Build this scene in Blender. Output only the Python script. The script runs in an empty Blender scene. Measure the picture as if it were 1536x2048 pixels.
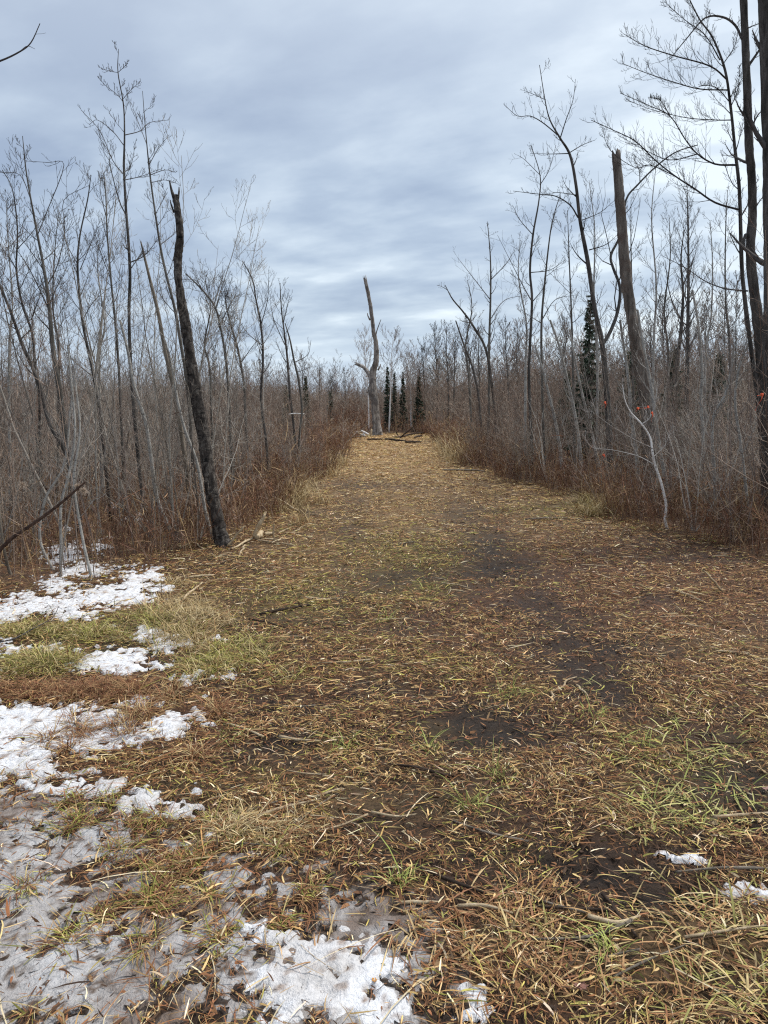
import bpy, math, random
import numpy as np
R = math.radians
rng = np.random.default_rng(11)
random.seed(11)
C = bpy.context.scene.collection

# ------------------------------------------------------------------ camera geometry
EYE, PITCH, F = 1.6, R(8.6), 1479.0
CP, SP = math.cos(PITCH), math.sin(PITCH)

def proj(x, y, z):
    zc = y * CP - (z - EYE) * SP
    uc = y * SP + (z - EYE) * CP
    return 768 + F * x / zc, 1024 - F * uc / zc

def P(px, py, Y):
    a, b = (px - 768) / F, (1024 - py) / F
    d = np.array([a, CP + b * SP, -SP + b * CP])
    return np.array([0, 0, EYE]) + d * (Y / d[1])

def G(px, py):
    a, b = (px - 768) / F, (1024 - py) / F
    d = np.array([a, CP + b * SP, -SP + b * CP])
    p = np.array([0, 0, EYE]) + d * (-EYE / d[2])
    p[2] = hgt(p[0], p[1])
    return p

# ------------------------------------------------------------------ noise
def _hash(ix, iy, s):
    h = (ix.astype(np.int64) * 374761393 + iy.astype(np.int64) * 668265263 + s * 1442695041) & 0xffffffff
    h = ((h ^ (h >> 13)) * 1274126177) & 0xffffffff
    h = (h ^ (h >> 16)) & 0xffffffff
    return h / 4294967295.0

def vnoise(x, y, s=0):
    x, y = np.asarray(x, float), np.asarray(y, float)
    ix, iy = np.floor(x), np.floor(y)
    fx, fy = x - ix, y - iy
    fx, fy = fx * fx * (3 - 2 * fx), fy * fy * (3 - 2 * fy)
    a, b = _hash(ix, iy, s), _hash(ix + 1, iy, s)
    c, d = _hash(ix, iy + 1, s), _hash(ix + 1, iy + 1, s)
    return (a + (b - a) * fx) * (1 - fy) + (c + (d - c) * fx) * fy

def fbm(x, y, s=0, o=4):
    t, a, n = 0, 1.0, 0
    for i in range(o):
        t = t + a * vnoise(np.asarray(x) * 2 ** i + i * 17.3, np.asarray(y) * 2 ** i - i * 9.1, s + i)
        n += a; a *= .5
    return t / n

def blobs(px, py, L):
    o = np.zeros_like(px)
    for (cx, cy, rx, ry, s) in L:
        q = ((px - cx) / rx) ** 2 + ((py - cy) / ry) ** 2
        o = np.maximum(o, s * np.exp(-q * .7))
    return o

SNOW = [(275,1158,42,22,1), (215,1195,80,22,1), (95,1212,95,24,1), (20,1235,40,22,.9), (330,1172,20,7,.8),
    (18,1290,60,20,.85), (95,1312,40,14,.8), (225,1325,75,15,1), (150,1335,40,12,.85), (300,1270,40,13,.95), (335,1290,38,12,.9),
    (375,1293,16,8,.8), (440,1285,18,5,.7), (150,1228,50,14,.9), (0,1345,20,20,.7), (215,1262,30,8,.6),
    (60,1450,150,42,1.1), (30,1500,90,34,1.1), (210,1440,60,22,.9), (270,1405,50,20,1), (190,1480,100,26,1), (320,1462,34,20,1),
    (360,1368,34,14,1), (385,1348,20,6,.9), (450,1345,24,7,.85), (380,1440,32,14,.8), (395,1400,20,9,.8), (350,1442,50,9,.8),
    (50,1540,110,22,.95), (170,1580,120,16,.9), (60,1570,60,12,.8), (290,1612,70,16,1), (345,1612,60,14,.95), (400,1612,18,9,.9), (410,1575,14,8,.6),
    (640,1920,75,45,1.05), (620,1980,110,50,1.15), (560,2020,60,40,1), (700,1940,70,50,.95), (740,2010,60,40,.9), (560,1880,60,24,.8), (700,1990,40,50,.95), (965,2005,30,26,.95), (985,1990,14,14,.8),
    (610,1830,24,10,.7), (510,1860,36,16,.7), (950,2040,40,18,.8), (760,2030,40,30,.6),
    (1348,1722,30,8,.95), (1385,1734,18,5,.85), (1470,1778,34,12,1), (1510,1796,30,9,.9), 
    (1215,990,26,7,1), (1280,1000,14,4,.9), (1128,948,60,3,.9), (1190,957,30,3,.8), (1300,950,70,3,.8),
    (265,1036,16,8,1), (200,1090,14,10,1), (130,1110,30,20,.9), (170,1140,36,16,.9), (110,1165,30,12,.8), (230,1010,10,6,.8), (130,1060,14,8,.8), (60,1190,30,10,.8)]
SLUSH = [(70,1630,120,40,1), (150,1680,140,40,.85), (40,1760,90,60,.9), (90,1860,160,70,.95), (250,1700,80,30,.6), (380,1690,50,16,.7), (470,1760,60,40,.7),
    (560,1800,60,30,.8), (430,1830,50,16,.6), (520,1880,80,60,.8), (760,2000,60,40,.75), (620,1960,190,120,.95), (120,1950,260,120,.95), (330,1900,200,110,.8), (60,1800,120,80,.95), (420,2000,160,60,.9), (160,1620,120,30,.8), (700,1850,60,14,.6), (900,2010,60,30,.5), (580,1740,60,20,.55), (300,1780,60,30,.5), (430,1730,60,20,.5)]
NOSNOW = [(140,1268,80,12,.8), (60,1335,50,16,.9), (360,1230,40,12,.7), (200,1385,250,14,1), (40,1380,90,18,1), (60,1255,50,10,.6)]
GREEN = [(800,1115,150,45,1), (760,1190,60,30,.6), (660,1165,60,20,.8), (580,1200,120,40,.9), (850,1180,60,20,.9), (700,1270,80,30,.4), (1090,1020,90,14,.7), (150,1265,130,25,1), (60,1335,70,25,1),
    (440,1300,90,40,.7), (1290,1490,50,50,.4), (1400,1560,120,60,.4), (1020,1390,50,20,.8), (930,1620,60,20,.6), (1450,1950,140,90,.4), (1240,1900,60,60,.35),
    (690,1500,40,16,.8), (840,1460,50,14,.6), (400,1240,60,30,.5), (1500,1470,60,20,.6), (850,1330,140,40,.35), (1040,1720,70,30,.5), (560,1560,60,16,.4), (820,1780,40,16,.5), (360,1580,90,30,.4)]
STRAWY = [(760,1020,220,50,.9), (640,1130,120,40,.6), (780,930,140,60,1), (720,1000,180,40,.8), (1200,1015,70,18,1), (370,1240,60,40,.9), (620,1080,180,50,.5), (480,1650,80,30,.6), (1000,1060,160,30,.5),
    (1150,1900,200,70,.7), (1400,1850,160,60,.7), (950,900,40,40,.8), (640,1600,200,60,.6), (900,1540,160,50,.5), (1440,1280,120,30,.5), (1300,1600,120,50,.5)]
MUD = [(980,1090,50,40,.8), (1120,1270,60,50,.8), (700,1040,40,60,.5), (690,1150,30,60,.35), (1180,1740,200,60,1), (1320,1790,130,40,1), (1050,1770,120,50,.8), (1000,1140,70,26,.9), (1070,1210,60,40,.75), (1180,1330,80,50,.8), (1240,1390,50,30,.7), (960,1470,140,40,.75),
    (900,1560,120,26,.5), (930,1030,60,30,.55), (720,970,90,12,.6), (620,1023,40,6,.9), (820,1150,130,14,.5), (1450,1580,120,40,.7), (860,1380,120,20,.4), (940,1820,60,50,.6), (1180,1890,70,40,.5),
    (1440,1470,80,20,.5), (520,1500,80,16,.4), (650,1400,120,16,.35), (1400,1110,160,20,.5), (900,885,60,4,.6), (380,1630,30,14,.4)]
REDB = [(640,1130,140,40,.3), (1250,1130,260,60,.9), (1450,1200,160,80,.9), (1100,1180,200,40,.7), (100,1392,170,18,1), (420,1450,60,50,.7), (560,1660,60,60,.5), (900,1900,120,80,.8), (350,1780,150,60,.7), (250,1560,120,20,.6), (60,1720,90,30,.8), (860,1280,250,60,.4)]

def hgt(x, y):
    x, y = np.asarray(x, float), np.asarray(y, float)
    yy = np.maximum(y, .6)
    px, py = proj(x, yy, 0)
    near = np.clip((14 - y) / 10, 0, 1)
    h = .05 * (fbm(x * .45, y * .45, 5, 3) - .5) + .03 * (fbm(x * 2.1, y * 2.1, 9, 3) - .5)
    h = h + near * (.02 * (fbm(x * 9, y * 9, 21, 3) - .5))
    m = blobs(px, py, MUD)
    h = h - m * .03 + near * m * (.04 * (fbm(x * 9, y * 9, 31, 3) - .5) + .05 * (fbm(x * 24, y * 24, 37, 3) - .5))
    r = np.sqrt(x * x + y * y)
    return h + np.clip(r - 60, 0, 200) * .002

# ------------------------------------------------------------------ mesh helpers
def mesh_from(name, V, Fq, mat, col=None, smooth=True, parent=None, loc=None):
    """V (n,3); Fq (m,4) quads, or list of arrays of mixed sizes"""
    me = bpy.data.meshes.new(name)
    V = np.asarray(V, np.float32)
    if loc is not None:
        V = V - np.asarray(loc, np.float32)
    if not isinstance(Fq, list):
        Fq = [Fq]
    Fq = [np.asarray(f, np.int32) for f in Fq if len(f)]
    idx = np.concatenate([f.ravel() for f in Fq])
    cnt = np.concatenate([np.full(len(f), f.shape[1], np.int32) for f in Fq])
    st = np.concatenate([[0], np.cumsum(cnt)[:-1]]).astype(np.int32)
    me.vertices.add(len(V)); me.vertices.foreach_set("co", V.ravel())
    me.loops.add(len(idx)); me.loops.foreach_set("vertex_index", idx)
    me.polygons.add(len(cnt)); me.polygons.foreach_set("loop_start", st)
    me.polygons.foreach_set("use_smooth", np.full(len(cnt), smooth))
    me.update(calc_edges=True)
    if col is not None:
        c = np.ones((len(V), 4), np.float32); c[:, :3] = col
        a = me.color_attributes.new("Col", 'FLOAT_COLOR', 'POINT')
        a.data.foreach_set("color", c.ravel())
    me.materials.append(mat)
    o = bpy.data.objects.new(name, me)
    C.objects.link(o)
    if parent is not None:
        o.parent = parent
    elif loc is not None:
        o.location = loc
    return o

def tag(o, label=None, cat=None, group=None, kind=None):
    if label: o['label'] = label
    if cat: o['category'] = cat
    if group: o['group'] = group
    if kind: o['kind'] = kind
    return o

def empty(name, loc, label, cat, group=None):
    o = bpy.data.objects.new(name, None); C.objects.link(o)
    o.empty_display_size = .1
    o.location = loc
    return tag(o, label, cat, group)

def tubes(L):
    """L: list of (pts (n,3), rad (n,), k, col(3)).  returns V, quads, cols, vectorised by (n,k)"""
    groups = {}
    for t in L:
        groups.setdefault((len(t[0]), t[2]), []).append(t)
    Vs, Fs, Cs, off = [], [], [], 0
    for (n, k), ts in groups.items():
        p = np.array([t[0] for t in ts]); r = np.array([t[1] for t in ts]); c = np.array([t[3] for t in ts])
        M = len(ts)
        t = np.gradient(p, axis=1)
        t /= np.linalg.norm(t, axis=2, keepdims=True) + 1e-9
        mean = np.abs((p[:, -1] - p[:, 0]))
        ref = np.zeros((M, 1, 3)); ax = np.argmin(mean, axis=1); ref[np.arange(M), 0, ax] = 1
        u = np.cross(t, ref); u /= np.linalg.norm(u, axis=2, keepdims=True) + 1e-9
        v = np.cross(t, u)
        a = np.arange(k) * 2 * math.pi / k
        ring = p[:, :, None] + r[:, :, None, None] * (np.cos(a)[None, None, :, None] * u[:, :, None] + np.sin(a)[None, None, :, None] * v[:, :, None])
        V = ring.reshape(-1, 3)
        b = np.arange(M)[:, None, None] * n * k; i = np.arange(n - 1)[None, :, None] * k; j = np.arange(k)[None, None, :]
        j2 = (j + 1) % k
        q = np.stack([b + i + j, b + i + j2, b + i + k + j2, b + i + k + j], -1).reshape(-1, 4) + off
        Vs.append(V); Fs.append(q); Cs.append(np.repeat(c, n * k, axis=0)); off += len(V)
    return np.concatenate(Vs), np.concatenate(Fs), np.concatenate(Cs)

def unit(v):
    v = np.asarray(v, float)
    return v / (np.linalg.norm(v) + 1e-9)

def smooth_path(pts, per=4):
    p = np.asarray(pts, float)
    if len(p) < 3:
        s = np.linspace(0, 1, per + 1)[:, None]
        return p[0] * (1 - s) + p[-1] * s
    q = np.vstack([2 * p[0] - p[1], p, 2 * p[-1] - p[-2]])
    out = []
    for i in range(1, len(q) - 2):
        for s in np.arange(per) / per:
            a, b, c, d = q[i - 1], q[i], q[i + 1], q[i + 2]
            out.append(.5 * ((2 * b) + (-a + c) * s + (2 * a - 5 * b + 4 * c - d) * s * s + (-a + 3 * b - 3 * c + d) * s ** 3))
    out.append(p[-1])
    return np.array(out)

class GP:  # growth parameters
    def __init__(s, nc=(8, 4, 2), ang=(45, 45, 40), ratio=(.35, .45, .5), up=.06, wander=.1, rr=.42, minr=.0012, zig=0.):
        s.nc, s.ang, s.ratio, s.up, s.wander, s.rr, s.minr, s.zig = nc, ang, ratio, up, wander, rr, minr, zig

def children(out, pts, rad, L, lvl, maxl, g, col, t0=.2, n=None, lens=None):
    if lvl >= maxl: return
    n = n if n is not None else g.nc[min(lvl, 2)]
    n = max(1, int(round(n * random.uniform(.75, 1.25))))
    m = len(pts)
    az = random.uniform(0, 6.28)
    for i in range(n):
        s = t0 + (1 - t0) * (i + random.uniform(.1, .9)) / n
        f = s * (m - 1); k = min(int(f), m - 2); f -= k
        p = pts[k] * (1 - f) + pts[k + 1] * f
        d = unit(pts[k + 1] - pts[k]); r = rad[k] * (1 - f) + rad[k + 1] * f
        az += 2.4 + random.uniform(-.7, .7)
        ref = np.array([.2, .1, 1.]) if abs(d[2]) < .8 else np.array([1., .1, 0.])
        u = unit(np.cross(d, ref)); v = np.cross(d, u)
        side = math.cos(az) * u + math.sin(az) * v
        an = R(g.ang[min(lvl, 2)] * random.uniform(.7, 1.3))
        cd = d * math.cos(an) + side * math.sin(an)
        base = lens if lens is not None else L * g.ratio[min(lvl, 2)]
        cl = base * (1.25 - .85 * s) * random.uniform(.55, 1.35)
        grow(out, p, cd, cl, max(r * g.rr, g.minr), lvl + 1, maxl, g, col)

def grow(out, p, d, L, r, lvl, maxl, g, col):
    n = (8, 6, 5, 4)[min(lvl, 3)]
    pts = [np.array(p, float)]; d = unit(d)
    w = g.wander * (1 + .35 * lvl)
    zs = random.choice((-1, 1))
    zu = unit(np.cross(d, [random.uniform(-1, 1), random.uniform(-1, 1), .3]))
    for i in range(n - 1):
        d = unit(d + np.array([random.gauss(0, w), random.gauss(0, w), random.gauss(0, w) + g.up * (1 + lvl)]) + zu * zs * g.zig)
        zs = -zs
        pts.append(pts[-1] + d * (L / (n - 1)))
    pts = np.array(pts)
    s = np.linspace(0, 1, n)
    rad = np.maximum(r * (1 - .85 * s), g.minr * (1 - .4 * s))
    k = 5 if r > .02 else (4 if r > .008 else 3)
    out.append((pts, rad, k, col, lvl))
    children(out, pts, rad, L, lvl, maxl, g, col)
    return pts, rad

# ------------------------------------------------------------------ materials
def new_mat(name):
    m = bpy.data.materials.new(name); m.use_nodes = True
    nt = m.node_tree
    return m, nt, nt.nodes["Principled BSDF"]

def nd(nt, t, **kw):
    n = nt.nodes.new(t)
    for k, v in kw.items():
        if k in n.inputs: n.inputs[k].default_value = v
        else: setattr(n, k, v)
    return n

def ramp(nt, stops):
    n = nt.nodes.new("ShaderNodeValToRGB")
    e = n.color_ramp.elements
    while len(e) < len(stops): e.new(.5)
    for x, (p, c) in zip(e, stops):
        x.position = p; x.color = (*c, 1) if len(c) == 3 else c
    return n

def mat_vcol(name, rough=.85, nscale=30., lo=.65, hi=1.35, bump=.0, stretch=(1, 1, 1), rnd=0., spec=.25, bdist=.004):
    m, nt, b = new_mat(name)
    at = nd(nt, "ShaderNodeAttribute", attribute_name="Col")
    tc = nd(nt, "ShaderNodeTexCoord")
    mp = nd(nt, "ShaderNodeMapping"); mp.inputs['Scale'].default_value = stretch
    nt.links.new(tc.outputs['Object'], mp.inputs[0])
    nz = nd(nt, "ShaderNodeTexNoise", Scale=nscale, Detail=4., Roughness=.65)
    nt.links.new(mp.outputs[0], nz.inputs['Vector'])
    mr = nd(nt, "ShaderNodeMapRange"); mr.inputs[1].default_value = .3; mr.inputs[2].default_value = .7
    mr.inputs[3].default_value = lo; mr.inputs[4].default_value = hi
    nt.links.new(nz.outputs[0], mr.inputs[0])
    sc = nd(nt, "ShaderNodeVectorMath", operation='SCALE')
    nt.links.new(at.outputs['Color'], sc.inputs[0]); nt.links.new(mr.outputs[0], sc.inputs['Scale'])
    last = sc.outputs[0]
    if rnd:
        oi = nd(nt, "ShaderNodeObjectInfo")
        r2 = nd(nt, "ShaderNodeMapRange"); r2.inputs[3].default_value = 1 - rnd; r2.inputs[4].default_value = 1 + rnd
        nt.links.new(oi.outputs['Random'], r2.inputs[0])
        s2 = nd(nt, "ShaderNodeVectorMath", operation='SCALE')
        nt.links.new(last, s2.inputs[0]); nt.links.new(r2.outputs[0], s2.inputs['Scale']); last = s2.outputs[0]
    nt.links.new(last, b.inputs['Base Color'])
    b.inputs['Roughness'].default_value = rough
    b.inputs['Specular IOR Level'].default_value = spec
    if bump:
        bp = nd(nt, "ShaderNodeBump", Strength=bump, Distance=bdist)
        nt.links.new(nz.outputs[0], bp.inputs['Height']); nt.links.new(bp.outputs[0], b.inputs['Normal'])
    return m

def mat_bark(name, c1, c2, c3, sc=14., st=(1, 1, .18), bump=.8, patch=None, bands=None):
    m, nt, b = new_mat(name)
    tc = nd(nt, "ShaderNodeTexCoord")
    mp = nd(nt, "ShaderNodeMapping"); mp.inputs['Scale'].default_value = st
    nt.links.new(tc.outputs['Object'], mp.inputs[0])
    nz = nd(nt, "ShaderNodeTexNoise", Scale=sc, Detail=8., Roughness=.7, Distortion=.4)
    nt.links.new(mp.outputs[0], nz.inputs['Vector'])
    rp = ramp(nt, [(.33, c1), (.5, c2), (.68, c3)])
    nt.links.new(nz.outputs[0], rp.inputs[0])
    last = rp.outputs[0]
    n2 = nd(nt, "ShaderNodeTexNoise", Scale=3.2, Detail=4., Roughness=.6)
    nt.links.new(tc.outputs['Object'], n2.inputs['Vector'])
    if patch:
        r2 = ramp(nt, [(.52, (0, 0, 0)), (.6, (1, 1, 1))])
        nt.links.new(n2.outputs[0], r2.inputs[0])
        mx = nd(nt, "ShaderNodeMix", data_type='RGBA')
        nt.links.new(r2.outputs[0], mx.inputs[0]); nt.links.new(last, mx.inputs[6]); mx.inputs[7].default_value = (*patch, 1)
        last = mx.outputs[2]
    h = nz.outputs[0]
    if bands:
        mp2 = nd(nt, "ShaderNodeMapping"); mp2.inputs['Scale'].default_value = (4, 4, 26)
        nt.links.new(tc.outputs['Object'], mp2.inputs[0])
        n3 = nd(nt, "ShaderNodeTexNoise", Scale=2.0, Detail=3., Roughness=.7)
        nt.links.new(mp2.outputs[0], n3.inputs['Vector'])
        r3 = ramp(nt, [(.34, (1, 1, 1)), (.43, (0, 0, 0))])
        nt.links.new(n3.outputs[0], r3.inputs[0])
        mx = nd(nt, "ShaderNodeMix", data_type='RGBA')
        nt.links.new(r3.outputs[0], mx.inputs[0]); nt.links.new(last, mx.inputs[6]); mx.inputs[7].default_value = (*bands, 1)
        last = mx.outputs[2]
    nt.links.new(last, b.inputs['Base Color'])
    b.inputs['Roughness'].default_value = .9
    b.inputs['Specular IOR Level'].default_value = .2
    bp = nd(nt, "ShaderNodeBump", Strength=bump, Distance=.02)
    nt.links.new(h, bp.inputs['Height']); nt.links.new(bp.outputs[0], b.inputs['Normal'])
    return m

M_twig = mat_vcol("twig_bark", .85, 18, .7, 1.3, rnd=.4)
M_stem = mat_vcol("thicket_bark", .85, 6, .6, 1.4)
M_blade = mat_vcol("dry_blades", .75, 40, .75, 1.25, spec=.3)
M_wood = mat_vcol("split_wood", .8, 60, .7, 1.25, bump=.4, stretch=(1, 1, 1))
M_needle = mat_vcol("spruce_needles", .8, 8, .6, 1.4)
M_char = mat_bark("charred_bark", (.01, .009, .009), (.06, .05, .044), (.2, .18, .155), 26, (1, 1, .55), 1., bands=(.006, .006, .006))
M_grey = mat_bark("weathered_grey_wood", (.06, .05, .045), (.24, .21, .185), (.42, .38, .34), 12, (1, 1, .12), .9, patch=(.13, .115, .105))
M_brownsnag = mat_bark("brown_snag_wood", (.05, .042, .036), (.16, .135, .115), (.27, .235, .2), 14, (1, 1, .12), 1., patch=(.13, .1, .082))
M_darkbark = mat_bark("dark_tree_bark", (.022, .02, .018), (.082, .073, .066), (.17, .155, .14), 14, (1, 1, .2), 1.)
M_midbark = mat_bark("grey_brown_bark", (.05, .045, .04), (.12, .11, .095), (.2, .185, .165), 16, (1, 1, .3), .8)
M_silver = mat_bark("silver_grey_bark", (.2, .19, .175), (.36, .345, .315), (.5, .48, .44), 18, (1, 1, .5), .5, bands=(.12, .11, .1))
M_palebark = mat_bark("pale_birch_bark", (.62, .58, .54), (.78, .75, .71), (.88, .86, .83), 14, (1, 1, .5), .5, bands=(.12, .1, .09))
M_oldstick = mat_bark("broken_pole_wood", (.08, .065, .05), (.19, .16, .125), (.3, .25, .2), 14, (1, 1, .12), .9)
M_flesh = mat_vcol("fresh_split_wood", .8, 70, .7, 1.2, bump=.5)

def ground_mat():
    m, nt, b = new_mat("soil_and_mulch")
    at = nd(nt, "ShaderNodeAttribute", attribute_name="Col")
    tc = nd(nt, "ShaderNodeTexCoord")
    n1 = nd(nt, "ShaderNodeTexNoise", Scale=55., Detail=8., Roughness=.75)
    n2 = nd(nt, "ShaderNodeTexNoise", Scale=9., Detail=6., Roughness=.7)
    for n in (n1, n2): nt.links.new(tc.outputs['Object'], n.inputs['Vector'])
    mu = nd(nt, "ShaderNodeMath", operation='MULTIPLY'); nt.links.new(n1.outputs[0], mu.inputs[0]); nt.links.new(n2.outputs[0], mu.inputs[1])
    mr = nd(nt, "ShaderNodeMapRange"); mr.inputs[1].default_value = .12; mr.inputs[2].default_value = .4; mr.inputs[3].default_value = .35; mr.inputs[4].default_value = 1.75
    nt.links.new(mu.outputs[0], mr.inputs[0])
    sc = nd(nt, "ShaderNodeVectorMath", operation='SCALE')
    nt.links.new(at.outputs['Color'], sc.inputs[0]); nt.links.new(mr.outputs[0], sc.inputs['Scale'])
    nt.links.new(sc.outputs[0], b.inputs['Base Color'])
    r = nd(nt, "ShaderNodeMapRange"); r.inputs[1].default_value = .35; r.inputs[2].default_value = .65; r.inputs[3].default_value = .6; r.inputs[4].default_value = .95
    nt.links.new(n2.outputs[0], r.inputs[0]); nt.links.new(r.outputs[0], b.inputs['Roughness'])
    b.inputs['Specular IOR Level'].default_value = .3
    bp = nd(nt, "ShaderNodeBump", Strength=1., Distance=.02)
    nt.links.new(n1.outputs[0], bp.inputs['Height']); nt.links.new(bp.outputs[0], b.inputs['Normal'])
    return m

def snow_mat():
    m, nt, b = new_mat("crusted_snow")
    at = nd(nt, "ShaderNodeAttribute", attribute_name="Col")
    tc = nd(nt, "ShaderNodeTexCoord")
    n1 = nd(nt, "ShaderNodeTexNoise", Scale=48., Detail=6., Roughness=.7)
    n2 = nd(nt, "ShaderNodeTexNoise", Scale=120., Detail=3., Roughness=.6)
    for n in (n1, n2): nt.links.new(tc.outputs['Object'], n.inputs['Vector'])
    mr = nd(nt, "ShaderNodeMapRange"); mr.inputs[1].default_value = .3; mr.inputs[2].default_value = .55; mr.inputs[3].default_value = .72; mr.inputs[4].default_value = 1.05
    nt.links.new(n1.outputs[0], mr.inputs[0])
    sc = nd(nt, "ShaderNodeVectorMath", operation='SCALE')
    nt.links.new(at.outputs['Color'], sc.inputs[0]); nt.links.new(mr.outputs[0], sc.inputs['Scale'])
    nt.links.new(sc.outputs[0], b.inputs['Base Color'])
    b.inputs['Roughness'].default_value = .55
    bp = nd(nt, "ShaderNodeBump", Strength=.8, Distance=.012)
    ad = nd(nt, "ShaderNodeMath", operation='ADD'); nt.links.new(n1.outputs[0], ad.inputs[0]); nt.links.new(n2.outputs[0], ad.inputs[1])
    nt.links.new(ad.outputs[0], bp.inputs['Height']); nt.links.new(bp.outputs[0], b.inputs['Normal'])
    return m
M_ground, M_snow = ground_mat(), snow_mat()

# ------------------------------------------------------------------ masks
LEFT_EDGE = [(-260,1215), (60,1190), (200,1165), (300,1140), (330,1120), (400,1092), (470,1075), (540,1030), (590,995), (640,945), (672,905), (690,882)]
RIGHT_EDGE = [(1900,1150), (1560,1120), (1420,1085), (1330,1062), (1240,1040), (1180,1000), (1110,975), (1010,962), (965,945), (915,905), (885,885), (868,880)]

def flat(px, py):
    a, b = (px - 768) / F, (1024 - py) / F
    dy, dz = CP + b * SP, -SP + b * CP
    t = -EYE / dz
    return a * t, dy * t
_le = np.array([flat(*q) for q in LEFT_EDGE]); _re = np.array([flat(*q) for q in RIGHT_EDGE])
def left_x(y): return np.interp(y, _le[:, 1], _le[:, 0])
def right_x(y): return np.interp(y, _re[:, 1], _re[:, 0])
Y0L, Y0R = _le[0, 1], _re[0, 1]
def in_thicket(x, y, pad=0.):
    n = .5 * (vnoise(x * 1.1, y * 1.1, 3) - .5) + 1.1 * (vnoise(x * .4 + 3, y * .42, 13) - .5) * np.clip((y - 9) / 8, .15, 1)
    l = (x < left_x(y) - pad + n) & (y > 6.1 - .05 * x * 0 + pad)
    l &= (y > np.interp(x, _le[:4, 0], _le[:4, 1]))
    r = (x > right_x(y) + pad + n) & (y > 7.2)
    b = (y > 35.6 + pad)
    return l | r | b

def masks(x, y):
    yy = np.maximum(y, .8)
    px, py = proj(x, yy, 0)
    wx = (fbm(x * 3, y * 3, 41, 3) - .5) * 60
    qx, qy = px + wx, py + (fbm(x * 3, y * 3, 47, 3) - .5) * 40 * np.clip(4 / yy, 0, 1)
    d = {}
    for k, L in (('green', GREEN), ('straw', STRAWY), ('mud', MUD), ('red', REDB)):
        d[k] = blobs(qx, qy, L)
    d['far'] = np.clip((y - 8) / 14, 0, 1)
    d['px'], d['py'] = px, py
    return d

def snow_amt(x, y):
    yy = np.maximum(y, .8)
    px, py = proj(x, yy, 0)
    j = (fbm(x * 5, y * 5, 61, 3) - .5)
    qx, qy = px + j * 60, py + (fbm(x * 5, y * 5, 67, 3) - .5) * 34 * np.clip(4 / yy, 0, 1.3)
    s = blobs(qx, qy, SNOW) - 1.2 * blobs(qx, qy, NOSNOW)
    sl = blobs(qx, qy, SLUSH)
    n = .7 * (fbm(x * 7, y * 7, 71, 3) - .5) + 1.9 * (fbm(x * 30, y * 30, 77, 3) - .5)
    return s + n * np.clip(s * 3, 0, 1) - .45, sl + 1.4 * n * np.clip(sl * 3, 0, 1) - .36, sl

# ------------------------------------------------------------------ ground sheet
def axis(vals_near, lo, hi, step, g):
    a = [vals_near[1]]
    s = step
    while a[-1] < hi:
        s = max(step, (a[-1] - vals_near[1]) * g + step); a.append(a[-1] + s)
    b = [vals_near[0]]
    while b[-1] > lo:
        s = max(step, (vals_near[0] - b[-1]) * g + step); b.append(b[-1] - s)
    return np.array(b[::-1][:-1] + list(np.arange(vals_near[0], vals_near[1], step)) + a)

def grid(xs, ys):
    X, Y = np.meshgrid(xs, ys)
    nx, ny = len(xs), len(ys)
    i = np.arange(ny - 1)[:, None] * nx + np.arange(nx - 1)[None]
    q = np.stack([i, i + 1, i + nx + 1, i + nx], -1).reshape(-1, 4)
    return X.ravel(), Y.ravel(), q

def mixc(c, m, t):
    t = np.clip(t, 0, 1)[:, None]
    return c * (1 - t) + np.array(t) * np.array(m)

xs = axis((-2.2, 2.2), -420, 420, .016, .022)
ys = [-60, -30, -12, -5, -2, -.5, .3, .8, 1.2]
while ys[-1] < 700: ys.append(ys[-1] + max(.012, ys[-1] * .0062 if ys[-1] < 40 else ys[-1] * .03))
X, Y, Q = grid(xs, np.array(ys))
D = masks(X, Y)
c = np.tile(np.array([.075, .037, .019]), (len(X), 1))
n = fbm(X * 1.7, Y * 1.7, 91, 4)
c = mixc(c, (.04, .024, .015), (n - .45) * 4)
c = mixc(c, (.115, .055, .03), D['red'] * .7)
c = mixc(c, (.15, .115, .04), D['green'] * .6)
c = mixc(c, (.30, .19, .08), D['straw'] * .55)
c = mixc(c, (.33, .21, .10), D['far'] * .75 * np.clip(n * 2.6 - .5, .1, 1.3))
c = mixc(c, (.028, .02, .015), D['mud'] * .9)
th = in_thicket(X, Y)
c = np.where(th[:, None], np.array([.12, .068, .04]) * (.6 + .8 * n[:, None]), c)
_, sl, _s = snow_amt(X, Y)
c = mixc(c, (.2, .175, .155), np.where(Y < 9, np.clip(sl * 2 + .5, 0, .8), 0))
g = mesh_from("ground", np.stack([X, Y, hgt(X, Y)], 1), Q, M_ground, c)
tag(g, "brown muddy ground of the cleared lane running into the brush", "ground", kind="structure")

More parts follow.
